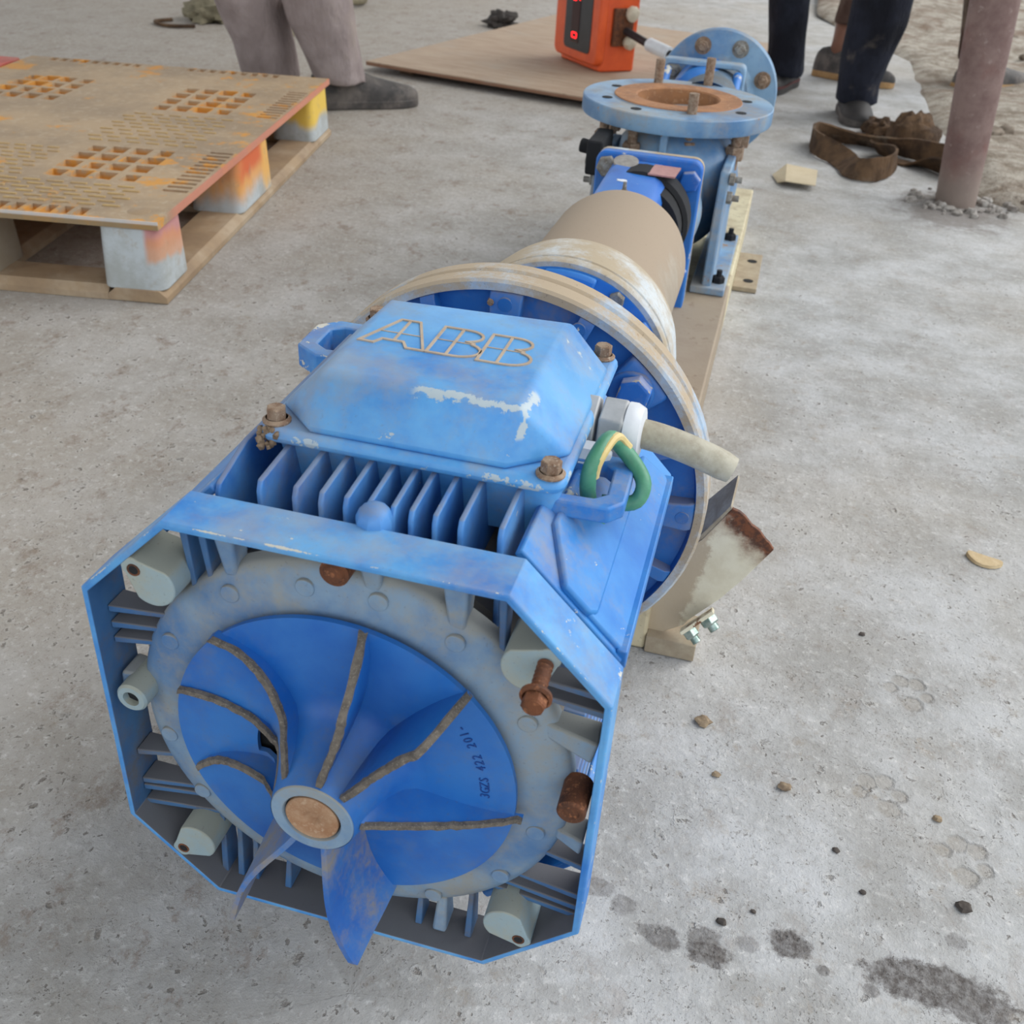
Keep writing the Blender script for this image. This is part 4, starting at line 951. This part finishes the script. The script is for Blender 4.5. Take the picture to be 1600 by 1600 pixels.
q = MB()
for (x0, x1, y0, y1) in ((0.20, 0.445, 0.11, 0.31), (0.75, 1.015, 0.11, 0.318), (0.76, 1.025, 0.53, 0.72), (0.2, 0.445, 0.53, 0.72), (0.16, 0.46, 0.006, 0.064), (0.75, 1.06, 0.006, 0.064), (0.006, 0.05, 0.118, 0.39), (1.195, 1.234, 0.118, 0.39), (1.195, 1.234, 0.49, 0.77)):
    dz = 0.020 if (y1-y0) < 0.21 and (x1-x0) > 0.2 and y0 > 0.05 else 0.0125
    q.box(x0, x1, y0, y1, PH-dz-0.003, PH-dz)
obj('under_web', q, M['yplastic'], pal, smooth=0, kind='stuff')
q = MB()
for i in range(6):
    for j in range(7):
        y0 = 0.090+j*0.044+(i % 2)*0.018; x0 = 0.062+i*0.022
        q.box(x0, x0+0.005, y0, y0+0.030, PH-0.001, PH+0.0022)
for i in range(9):
    for j in range(6): q.box(0.470+i*0.030, 0.475+i*0.030, 0.095+j*0.040+(i % 2)*0.015, 0.095+j*0.040+(i % 2)*0.015+0.026, PH-0.001, PH+0.002)
for i in range(12):
    for j in range(6): q.box(0.10+i*0.026, 0.105+i*0.026, 0.335+j*0.034+(i % 2)*0.012, 0.335+j*0.034+(i % 2)*0.012+0.022, PH-0.001, PH+0.002)
obj('anti_slip_ribs', q, plain('worn_yellow_rib', (190, 160, 104), (170, 142, 104), 30, 0.7), pal, smooth=0, kind='stuff')
for (x, y) in ((0.05, 0.05), (0.609, 0.424)):
    q = MB(); q.lathe([(0, 0.001), (0.018, 0.001), (0.022, -0.001)], (x, y, PH), (0, 0, 1), 18); obj('moulding_mark', q, M['skid'], pal)
for (x0, x1) in ((0.002, 0.128), (0.445, 0.680), (1.06, 1.235)):
    for (y0, y1) in ((0.002, 0.113), (0.310, 0.480), (0.695, 0.812)):
        q = MB(); cx_, cy_ = (x0+x1)/2, (y0+y1)/2
        r_ = rrect(x0, x1, y0, y1, 0.020, 4); k = lambda s_: [(cx_+(x-cx_)*s_, cy_+(y-cy_)*s_) for x, y in r_]
        q.loft([[(x, y, 0.022) for x, y in r_], [(x, y, PH-0.016) for x, y in k(0.93)]])
        obj('post', q, M['stripe'], pal, bevel=0.002)
for (y0, y1) in ((0.000, 0.105), (0.325, 0.465), (0.70, 0.815)):
    q = MB(); pr = [(y0, 0.001), (y1, 0.001), (y1, 0.012), (y1-0.014, 0.024), (y0+0.014, 0.024), (y0, 0.012)]
    q.prism(pr, 'yz', 0.0, PL); obj('skid', q, M['skid'], pal, bevel=0.001)
for (x0, x1) in ((0.0, 0.10), (0.50, 0.63), (1.12, 1.24)):
    for (y0, y1) in ((0.105, 0.325), (0.465, 0.70)):
        q = MB(); q.prism([(x0, 0.001), (x1, 0.001), (x1, 0.012), (x1-0.014, 0.0235), (x0+0.014, 0.0235), (x0, 0.012)], 'xz', y0, y1); obj('cross_skid', q, M['skid'], pal)
# corner of a second, red pallet beyond the first
M['redp'] = plain('faded_red_plastic', (196, 84, 66), (168, 70, 58), 10, 0.6, dust=(176, 140, 118))
red = thing('plastic_pallet', 'red plastic pallet mostly out of frame beyond the dusty yellow one', 'pallet', (-1.652, 1.262, 0), (0, 0, TH)); red['local'] = 1
q = MB(); q.box(0, 0.9, 0.02, 0.7, PH-0.02, PH-0.002); obj('deck', q, M['redp'], red, bevel=0.004)
for x in (0.0, 0.39, 0.78):
    for y in (0.02, 0.3, 0.58):
        q = MB(); q.box(x, x+0.12, y, y+0.12, 0.001, PH-0.02); obj('post', q, M['redp'], red, bevel=0.004)

# ------------------------------------------------------------------ plywood sheet
def ply_mat():
    m = Mat('dusty_plywood', 0.8)
    g = m.noise(6, 6, 0.6, vec=m.pos(scale=(1, 9, 1)))
    c = m.mix(m.ramp(g, 0.3, 0.7), lin((160, 136, 114)), lin((178, 158, 136)))
    c = m.mix(m.ramp(m.noise(3, 6, 0.65), 0.5, 0.7, 0, 0.6), c, lin((168, 158, 146)))
    c = m.mix(m.ramp(m.noise(30, 5, 0.7), 0.6, 0.72, 0, 0.5), c, lin((116, 96, 78)))
    z = m.sep()[2]; c = m.mix(m.ramp(z, 0.008, 0.011, 0.75, 0), c, lin((124, 78, 54)))
    m.color(c); m.bump(g, 0.2, 0.002); return m.m
ply = MB(); ply.box(0, 1.05, 0, 1.57, 0, 0.013)
po = obj('plywood_sheet', ply, ply_mat(), bevel=0.001, label='brown plywood sheet lying on the floor under the orange indicator box', cat='board', smooth=0)
po.location = (-1.251, 3.179, 0.022); po.rotation_euler = (0, 0, math.atan2(-0.209, 0.978))
bt = MB(); bt.box(0, 0.05, 0, 1.4, 0, 0.0215)
for i, x in enumerate((0.10, 0.88)):
    q = MB(); q.box(x, x+0.05, 0.06, 1.5, -0.0215, 0.0); w = obj('batten', q, plain('old_batten', (120, 96, 74), (96, 76, 58), 20, 0.85), None)
    w.parent = po

# ------------------------------------------------------------------ orange crane scale
M['orange'] = plain('orange_enamel', (226, 94, 40), (208, 80, 34), 12, 0.4, bump=0.05)
M['screen'] = plain('dark_grey_panel', (44, 44, 48), (34, 34, 38), 20, 0.35, bump=0)
M['screen2'] = plain('dark_red_display', (56, 20, 24), (44, 16, 20), 20, 0.2, bump=0)
em = Mat('lit_red_led', 0.4); em.color(lin((255, 30, 36))); em.b.inputs['Emission Color'].default_value = (1.0, 0.01, 0.015, 1); em.b.inputs['Emission Strength'].default_value = 3.0; M['led'] = em.m
aX = Vector((0.66, -0.75, 0)).normalized()      # along the display face, left to right
scl = thing('crane_scale', 'orange box scale with red digits standing on the plywood sheet', 'scale', (-0.683, 3.648, 0.0365), (0.0, 0.0, math.atan2(aX.y, aX.x)))
scl['local'] = 1
W_, D_, T_ = 0.312, 0.158, 0.36
q = MB(); q.loft([[(x, y, z) for x, y in rrect(0.01, W_-0.01, 0.01, D_, 0.02, 4)] for z in (0.0, T_)]); obj('housing', q, M['orange'], scl, bevel=0.006, seg=3)
q = MB(); q.loft([[(x, y, z) for x, z in rrect(0.0, W_, 0.018, T_-0.012, 0.03, 5)] for y in (-0.012, 0.022)]); bez = obj('front_bezel', q, M['orange'], scl, bevel=0.008, seg=3)
q = MB(); q.loft([[(x, y, z) for x, z in rrect(0.075, 0.262, 0.050, T_-0.05, 0.02, 5)] for y in (-0.0145, -0.010)]); pan = obj('display_panel', q, M['screen'], scl, bevel=0.002)
q = MB(); q.box(0.125, 0.180, -0.0160, -0.0140, 0.075, T_-0.075); obj('display_window', q, M['screen2'], pan)
def seg7(cx, cz, s, segs):
    q = MB(); w = s*0.20
    D = {'a': (0, s, 1), 'g': (0, 0, 1), 'd': (0, -s, 1), 'b': (s*.5, s*.5, 0), 'c': (s*.5, -s*.5, 0), 'f': (-s*.5, s*.5, 0), 'e': (-s*.5, -s*.5, 0)}
    for k in segs:
        u, v, hz = D[k]
        if hz: q.box(cx+v-w/2, cx+v+w/2, -0.0172, -0.0158, cz+u-s*.42, cz+u+s*.42)
        else: q.box(cx+v-s*.42, cx+v+s*.42, -0.0172, -0.0158, cz+u-w/2, cz+u+w/2)
    return q
obj('digit', seg7(0.152, 0.098, 0.016, 'abcdef'), M['led'], pan, smooth=0, label='lit red digit 0')
obj('digit', seg7(0.152, 0.222, 0.024, 'abcdeg'), M['led'], pan, smooth=0, label='lit red digit cut off by the frame top')
q = MB(); q.box(W_-0.012, W_+0.004, 0.045, 0.125, 0.085, 0.205); cp = obj('side_plate', q, M['rust'], scl, bevel=0.003)
for z in (0.10, 0.190):
    q = MB(); q.blob((W_+0.016, 0.108, z), (0.018, 0.026, 0.026), int(z*100), 0.2); obj('clamp_knob', q, plain('cream_knob', (206, 196, 176), (186, 174, 152), 40, 0.6), cp)
q = MB(); q.cyl((0.02, 0.09, 0.06), (-0.022, 0.09, 0.06), 0.03, 0.026, 20); obj('side_cap', q, M['dark'], scl, bevel=0.004)
blk_m = plain('black_rubber', (30, 30, 34), (22, 22, 26), 40, 0.55)
q = MB(); pth = smooth_path([(-0.400, 3.456, 0.173), (-0.36, 3.42, 0.165), (-0.300, 3.35, 0.155), (-0.22, 3.27, 0.145), (-0.13, 3.17, 0.125), (-0.07, 3.05, 0.09), (-0.04, 2.92, 0.03), (-0.03, 2.75, 0.014)])
q.tube(pth, 0.013, 12); cab = obj('black_lead', q, blk_m, label='black lead with white sleeve running from the orange scale to the far flange', cat='cable')
q = MB(); q.tube(pth[8:13], 0.0215, 14); obj('white_sleeve', q, M['white'], cab)
# ------------------------------------------------------------------ people (legs in view)
def cloth(name, a, b, scale=6):
    m = Mat(name, 0.9, spec=0.15); n1 = m.noise(scale, 6, 0.65); n2 = m.noise(scale*0.5, 5, 0.7, vec=m.pos(loc=(3, 3, 1)))
    c = m.mix(m.ramp(n1, 0.35, 0.65), lin(a), lin(b)); c = m.mix(m.ramp(n2, 0.55, 0.7, 0, 0.35), c, lin((150, 138, 122)))
    m.color(c); m.bump(m.noise(5, 4, 0.6, vec=m.pos(scale=(2.2, 2.2, 1), rot=(0.3, 0.2, 0))), 0.9, 0.03); m.bump(m.noise(700, 2), 0.2, 0.0008)
    return m.m
M['grey_tr'] = cloth('mauve_grey_work_trousers', (136, 124, 122), (160, 148, 146))
M['navy_tr'] = cloth('navy_trousers', (27, 28, 35), (40, 43, 54)); M['brown_tr'] = cloth('brown_trousers', (74, 58, 52), (92, 74, 66))
M['shoe'] = plain('scuffed_black_shoe', (48, 46, 46), (72, 68, 66), 20, 0.7, dust=(108, 100, 94)); M['sole'] = plain('tan_sole', (176, 142, 96), (150, 116, 76), 30, 0.75)
M['skin'] = plain('brown_skin', (128, 88, 70), (112, 76, 60), 20, 0.6); M['blackshoe'] = plain('black_shoe', (34, 33, 34), (50, 47, 46), 20, 0.65); M['redline'] = plain('dark_red_trim', (84, 34, 32), (70, 28, 28), 20, 0.7)
def leg_loft(pts, seed, n=28, hem=True):
    # pts: (x, y, z, rx, ry) from hem upwards
    q = MB(); rings = []
    P = []
    for i in range(len(pts)-1):
        for j in range(6):
            t_ = j/6; P.append([a+(b_-a)*t_ for a, b_ in zip(pts[i], pts[i+1])])
    P.append(list(pts[-1]))
    for k, (x, y, z, rx, ry) in enumerate(P):
        ring = []
        for j in range(n):
            a = 2*PI*j/n; d = Vector((math.cos(a), math.sin(a), 0))
            f_ = 1 + 0.13*mnoise.noise((d.x*1.3+seed, d.y*1.3, z*4.5)) + 0.07*mnoise.noise((d.x*3+seed, d.y*3, z*11+d.x*2))
            ring.append((x+d.x*rx*f_, y+d.y*ry*f_, z+0.006*mnoise.noise((d.x*2, d.y*2, seed))))
        rings.append(ring)
    q.loft(rings); return q
def trousers(legs, waist, mat, parent, seed):
    q = MB()
    for i, pts in enumerate(legs):
        g = leg_loft(pts, seed+i*4.1); q.add(g.v, g.f)
    g = leg_loft(waist, seed+9); q.add(g.v, g.f)
    o = obj('trousers', q, mat, parent, smooth=180)
    r = o.modifiers.new('remesh', 'REMESH'); r.mode = 'VOXEL'; r.voxel_size = 0.011; r.use_smooth_shade = True
    sm = o.modifiers.new('smooth', 'SMOOTH'); sm.factor = 0.5; sm.iterations = 3
    dg = bpy.context.evaluated_depsgraph_get(); bpy.context.view_layer.update()
    me = bpy.data.meshes.new_from_object(o.evaluated_get(dg)); o.modifiers.clear(); old = o.data; o.data = me
    if not me.materials: me.materials.append(mat)
    for p in me.polygons: p.use_smooth = True
    return o
def shoe(heel, toe, parent, mat, sole, w=0.050, hgt=0.085, lift=0.0, pitch=0.0, trim=None):
    heel, toe = Vector((heel[0], heel[1], 0)), Vector((toe[0], toe[1], 0)); d = (toe-heel); L = d.length; d.normalize(); s_ = Vector((-d.y, d.x, 0))
    def P(u, v, z): 
        zz = z + lift + pitch*(1-u)*L
        return heel + d*(u*L) + s_*v + Vector((0, 0, zz))
    prof = [(0.0, .62, .80), (0.04, .80, .96), (0.15, .84, 1.08), (0.28, .84, 1.12), (0.42, .86, .96), (0.56, .96, .74), (0.70, 1.0, .60), (0.82, .94, .50), (0.92, .74, .42), (0.98, .46, .30), (1.0, .25, .2)]
    q = MB(); rings = []
    for (u, ww, hh) in prof:
        W2 = w*ww; h = hgt*hh; rings.append([P(u, W2*math.cos(t_)*(1 if math.sin(t_) < .5 else .95), 0.020 + (h-0.0)*max(0, math.sin(t_))**0.8) for t_ in [PI*j/12 for j in range(13)]] )
    q.loft(rings); up_ = obj('shoe', q, mat, parent, smooth=60)
    q = MB(); outl = [(u, w*(ww*1.06)) for u, ww, hh in prof]; pts = [(u-0.01 if u == 0 else u, v) for u, v in outl] + [(u, -v) for u, v in reversed(outl)]
    q.loft([[P(u, v, 0.001) for u, v in pts], [P(u, v, 0.024) for u, v in pts]]); obj('sole', q, sole, up_, bevel=0.003)
    if trim is not None:
        q = MB(); pts2 = [(u, v*1.02) for u, v in pts]; q.loft([[P(u, v, 0.0225) for u, v in pts2], [P(u, v, 0.029) for u, v in pts2]]); obj('shoe_trim', q, trim, up_)
    return up_
# grey trousers, behind the pallet
p1 = thing('person', 'person in mauve grey work trousers and a scuffed black shoe standing behind the yellow pallet', 'person', (-1.25, 2.65, 0))
trousers([[(-1.355, 2.66, 0.06, .090, .090), (-1.362, 2.64, 0.16, .094, .094), (-1.390, 2.62, 0.30, .108, .105), (-1.385, 2.62, 0.48, .105, .110), (-1.34, 2.62, 0.72, .110, .12), (-1.30, 2.62, 0.86, .13, .14)],
          [(-1.112, 2.635, 0.075, .074, .080), (-1.128, 2.625, 0.14, .082, .085), (-1.158, 2.615, 0.24, .097, .098), (-1.178, 2.61, 0.34, .104, .104), (-1.185, 2.61, 0.50, .102, .108), (-1.21, 2.62, 0.72, .110, .12), (-1.24, 2.62, 0.86, .13, .14)]],
         [(-1.27, 2.62, 0.80, .20, .14), (-1.27, 2.62, 0.95, .19, .13), (-1.27, 2.62, 1.08, .175, .12)], M['grey_tr'], p1, 1.3)
shoe((-1.185, 2.590), (-0.925, 2.785), p1, M['shoe'], M['shoe'], 0.050, 0.092)
shoe((-1.36, 2.72), (-1.36, 2.44), p1, M['shoe'], M['shoe'], 0.048, 0.08)
# navy trousers, beyond the far flange
p2 = thing('person', 'person in dark navy trousers and black shoes standing beyond the far flange', 'person', (0.27, 3.5, 0))
trousers([[(0.150, 3.67, 0.055, .074, .080), (0.150, 3.66, 0.12, .068, .074), (0.135, 3.66, 0.22, .068, .074), (0.115, 3.65, 0.36, .076, .082), (0.13, 3.62, 0.60, .090, .095), (0.20, 3.56, 0.86, .12, .13)],
          [(0.400, 3.36, 0.045, .072, .082), (0.392, 3.33, 0.11, .070, .080), (0.398, 3.32, 0.19, .080, .086), (0.412, 3.30, 0.30, .090, .092), (0.412, 3.30, 0.42, .092, .095), (0.39, 3.36, 0.64, .098, .10), (0.34, 3.46, 0.86, .12, .13)]],
         [(0.27, 3.5, 0.80, .19, .15), (0.27, 3.5, 0.95, .18, .13), (0.27, 3.5, 1.08, .17, .12)], M['navy_tr'], p2, 5.2)
shoe((0.175, 3.80), (0.085, 3.535), p2, M['blackshoe'], M['blackshoe'], 0.052, 0.085, trim=M['redline'])
shoe((0.385, 3.44), (0.420, 3.185), p2, M['blackshoe'], M['shoe'], 0.050, 0.075)
# brown trousers, walking past behind them
p3 = thing('person', 'person in brown trousers and tan soled shoes in mid stride behind the post', 'person', (0.6, 4.12, 0))
trousers([[(0.345, 4.05, 0.19, .052, .058), (0.375, 4.05, 0.32, .062, .066), (0.45, 4.06, 0.55, .080, .085), (0.53, 4.10, 0.86, .12, .13)],
          [(0.855, 4.16, 0.09, .072, .074), (0.835, 4.15, 0.22, .074, .076), (0.815, 4.15, 0.36, .080, .082), (0.74, 4.14, 0.58, .092, .096), (0.64, 4.12, 0.86, .12, .13)]],
         [(0.585, 4.11, 0.80, .18, .15), (0.585, 4.11, 0.95, .18, .13), (0.585, 4.11, 1.08, .17, .12)], M['brown_tr'], p3, 8.4)
q = MB(); q.tube([(0.336, 4.05, 0.075), (0.338, 4.05, 0.13), (0.345, 4.05, 0.22)], [0.036, 0.033, 0.042], 14); obj('bare_ankle', q, M['skin'], p3, smooth=180)
shoe((0.265, 4.075), (0.555, 3.945), p3, M['shoe'], M['sole'], 0.050, 0.085)
shoe((0.795, 4.06), (1.075, 4.30), p3, M['shoe'], M['sole'], 0.052, 0.085)

# ------------------------------------------------------------------ rusty post
def post_mat():
    m = Mat('rusty_red_post', 0.7); n1 = m.noise(9, 7, 0.7); n2 = m.noise(50, 5, 0.7)
    c = m.mix(m.ramp(n1, 0.35, 0.62), lin((104, 80, 76)), lin((128, 106, 100))); c = m.mix(m.ramp(n2, 0.60, 0.70, 0, 0.6), c, lin((160, 146, 140)))
    c = m.mix(m.ramp(m.noise(5, 5, 0.6, vec=m.pos(loc=(3, 0, 1))), 0.54, 0.68, 0, 0.45), c, lin((112, 62, 54)))
    z = m.sep()[2]; c = m.mix(m.math('MULTIPLY', m.ramp(z, 0.02, 0.14, 1, 0), 0.7), c, lin((140, 128, 118)))
    m.color(c); m.bump(n2, 0.4, 0.003); return m.m
q = MB(); q.cyl((0.649, 2.44, -0.02), (0.605, 2.44, 0.47), 0.0490, 0.0555, 40); q.cyl((0.605, 2.44, 0.469), (0.33, 2.465, 4.195), 0.0555, 0.0555, 40)
obj('steel_post', q, post_mat(), label='rusty red round steel post standing at the edge of the slab', cat='post')
random.seed(11); q = MB()
for k in range(60):
    a = random.uniform(0, 2*PI); d_ = random.uniform(0.066, 0.135); s_ = random.uniform(.004, .014)
    q.blob((0.649+math.cos(a)*d_, 2.43+math.sin(a)*d_*0.9, s_*0.3), (s_*1.2, s_, s_*0.8), k, 0.5, 7, 5)
obj('mortar_crumbs', q, plain('grey_mortar', (168, 164, 158), (112, 104, 98), 60, 0.9, bump=0.5), label='grey mortar crumbs around the foot of the rusty post', cat='rubble', kind='stuff')
random.seed(12); q = MB()
for k in range(260):
    y = 2.3+6*random.random()**1.6; x = 0.80+random.random()**1.2*1.6*(0.6+0.25*y)
    if x < 1.35 and 3.75 < y < 4.65: continue
    s_ = random.uniform(.006, .022)*(1+0.15*(y-2)); q.blob((x, y, 0.026+s_*0.2), (s_*1.3, s_, s_*0.7), k, 0.6, 7, 5)
obj('soil_clods', q, plain('soil_clods', (150, 138, 124), (104, 92, 80), 20, 0.95, bump=0.6), label='loose clods and stones on the dusty soil at the right', cat='rubble', kind='stuff')

# ------------------------------------------------------------------ brown strap and bits on the floor
M['strap'] = cloth('dark_brown_webbing', (70, 56, 46), (104, 82, 62), 14)
def ribbon(path, w, th, tilt, k=5):
    sp_ = smooth_path(path, k); q = MB(); rings = []; n = len(sp_)
    for i, p in enumerate(sp_):
        d = (sp_[min(i+1, n-1)]-sp_[max(i-1, 0)]).normalized(); s_ = Vector((-d.y, d.x, 0)).normalized()
        t_ = tilt(i/(n-1)); a = s_*math.cos(t_)+Vector((0, 0, 1))*math.sin(t_); b_ = a.cross(d).normalized()
        c = p + Vector((0, 0, abs(math.sin(t_))*w/2+0.003))
        wv = w*(1+0.12*mnoise.noise((i*0.5, 1, 0)))
        rings.append([c-a*wv/2-b_*th/2, c+a*wv/2-b_*th/2, c+a*wv/2+b_*th/2, c-a*wv/2+b_*th/2])
    q.loft(rings); return q
q = ribbon([(0.690, 2.760, 0.0), (0.630, 2.800, 0.0), (0.570, 2.835, 0.0), (0.520, 2.860, 0.0), (0.460, 2.915, 0.0), (0.380, 2.930, 0.0), (0.310, 2.925, 0.0), (0.278, 2.890, 0.0), (0.276, 2.800, 0.0), (0.300, 2.740, 0.0), (0.340, 2.700, 0.0), (0.372, 2.640, 0.0), (0.388, 2.560, 0.0),
            (0.430, 2.535, 0.0), (0.475, 2.580, 0.0), (0.500, 2.660, 0.0), (0.502, 2.740, 0.0), (0.485, 2.800, 0.0), (0.455, 2.850, 0.0)],
           0.060, 0.007, lambda t_: 1.15+0.45*math.sin(t_*17+0.6))
g = ribbon([(0.685, 2.640, 0.0), (0.640, 2.690, 0.0), (0.590, 2.740, 0.0), (0.545, 2.775, 0.0), (0.505, 2.800, 0.0)], 0.055, 0.006, lambda t_: 0.5+0.5*math.sin(t_*6)); q.add(g.v, g.f)
strap = obj('webbing_sling', q, M['strap'], label='dark brown webbing sling lying looped on the floor beside the post', cat='strap', smooth=50)
def crumple(c, r, seed, amp=0.45, nu=26, nv=16, flat=0.0):
    q = MB(); c = Vector(c); rings = []
    for i in range(1, nv):
        t_ = PI*i/nv; ring = []
        for j in range(nu):
            p_ = 2*PI*j/nu; d = Vector((math.sin(t_)*math.cos(p_), math.sin(t_)*math.sin(p_), -math.cos(t_)))
            k = 1+amp*mnoise.noise(d*2.2+Vector((seed, 0, 0)))+amp*0.6*mnoise.noise(d*5.1+Vector((0, seed, 0)))
            v = c+Vector((d.x*r[0], d.y*r[1], d.z*r[2]))*k; v.z = max(v.z, 0.002); ring.append(v)
        rings.append(ring)
    q.loft(rings); return q
g = crumple((0.560, 2.990, 0.028), (0.075, 0.080, 0.070), 3.3, 0.34); obj('brown_rag', g, M['strap'], label='crumpled brown rag heaped on the floor between the sling and the post', cat='rag', smooth=70)
g = crumple((0.478, 3.140, 0.016), (0.046, 0.046, 0.032), 7.7, 0.4); obj('brown_rag', g, M['strap'], label='flatter brown rag lying against the navy trouser hem', cat='rag', smooth=50)
M['olive'] = cloth('olive_rag', (112, 106, 88), (142, 134, 112), 12)
g = crumple((-2.18, 3.83, 0.03), (0.10, 0.12, 0.06), 1.1); obj('olive_rag', g, M['olive'], label='olive grey rag on the floor left of the grey trousers', cat='rag', smooth=70)
q = MB(); q.tube(smooth_path([(-2.30, 3.70, 0.008), (-2.33, 3.62, 0.008), (-2.24, 3.56, 0.008), (-2.14, 3.60, 0.01)]), 0.007, 8)
g = crumple((-1.80, 3.65, 0.02), (0.055, 0.10, 0.035), 2.2); obj('olive_rag', g, M['olive'], label='olive rag seen between the grey trouser legs', cat='rag', smooth=70)
obj('dark_cord', q, M['strap'], label='short dark piece of rope beside the olive grey rag', cat='cord')  # dark cord lying loose on the floor
q = MB(); q.tube(smooth_path([(-1.98, 4.50, 0.02), (-1.90, 4.46, 0.03), (-1.83, 4.55, 0.03), (-1.86, 4.68, 0.02), (-1.95, 4.70, 0.02)]), 0.018, 8); obj('olive_strap', q, M['olive'], label='curled olive strap behind the right grey trouser leg', cat='strap')
g = crumple((-1.10, 4.42, 0.02), (0.065, 0.07, 0.04), 5.5, 0.6); obj('dark_lump', g, plain('dark_soil_lump', (70, 64, 60), (52, 48, 46), 20, 0.9), label='small dark crumpled lump beyond the plywood sheet', cat='debris', smooth=60)
# folded card
M['card'] = plain('kraft_card', (198, 184, 156), (186, 170, 140), 12, 0.8)
q = MB(); cpts = [(0.219, 2.369), (0.292, 2.418), (0.286, 2.553), (0.197, 2.535)]
q.add([(0.219, 2.372, 0.016), (0.295, 2.372, 0.014), (0.297, 2.505, 0.020), (0.215, 2.500, 0.028), (0.184, 2.470, 0.003), (0.200, 2.400, 0.003)], [(0, 1, 2, 3), (0, 3, 4, 5)])
card = obj('card_scrap', q, M['card'], label='small folded beige card scrap on the floor left of the sling', cat='card', smooth=0)
sd = card.modifiers.new('solid', 'SOLIDIFY'); sd.thickness = 0.002
# wood chip and pebbles near the camera
q = MB(); out = [(0.036*math.cos(t_)*(1 if math.cos(t_) > 0 else 0.9), 0.012*math.sin(t_)+0.006*math.cos(t_)**2) for t_ in [2*PI*j/16 for j in range(16)]]
q.loft([[(0.530+x*0.62+y*0.2, 0.757-x*0.18+y, 0.001) for x, y in out], [(0.530+x*0.6+y*0.2, 0.757-x*0.18+y*0.9, 0.004+0.06*abs(x)) for x, y in out]])
obj('wood_chip', q, plain('pale_wood_chip', (206, 186, 150), (184, 160, 122), 60, 0.8), label='pale curled wood chip on the floor at the right edge', cat='chip')
M['pebble'] = plain('brown_pebble', (156, 138, 112), (116, 98, 80), 90, 0.85, bump=0.4); M['pebd'] = plain('dark_pebble', (92, 84, 78), (66, 60, 56), 90, 0.85, bump=0.4)
pebs = [(0.223, 0.365, .0062, 'tan pebble nearest the bracket foot', 0), (0.305, 0.304, .0050, 'brown pebble left of the middle paw print', 0), (0.442, 0.309, .0036, 'small tan pebble between the two nearer paw prints', 0), (0.456, 0.217, .0052, 'dark chip below the nearest paw print', 1),
        (0.374, 0.207, .0024, 'tiny black grain in the open floor between motor and oil stain', 1), (0.286, 0.161, .0020, 'tiny dark grain above the oil drops', 1), (0.262, 0.143, .0032, 'dark grain beside the round oil drop', 1), (0.352, 0.245, .0026, 'dark grain left of the nearest paw print', 1),
        (0.380, 0.560, .0028, 'dark grain above the farthest paw print', 1), (0.2420, 0.300, .0034, 'pale brown pebble right of the motor side', 0)]
for k, (x, y, s_, lb, dk) in enumerate(pebs):
    q = MB(); q.blob((x, y, s_*0.45), (s_*1.25, s_, s_*0.7), k+2, 0.5, 10, 7)
    obj('pebble', q, M['pebd'] if dk else M['pebble'], label=lb, cat='pebble', group='loose pebbles on the concrete by the motor')
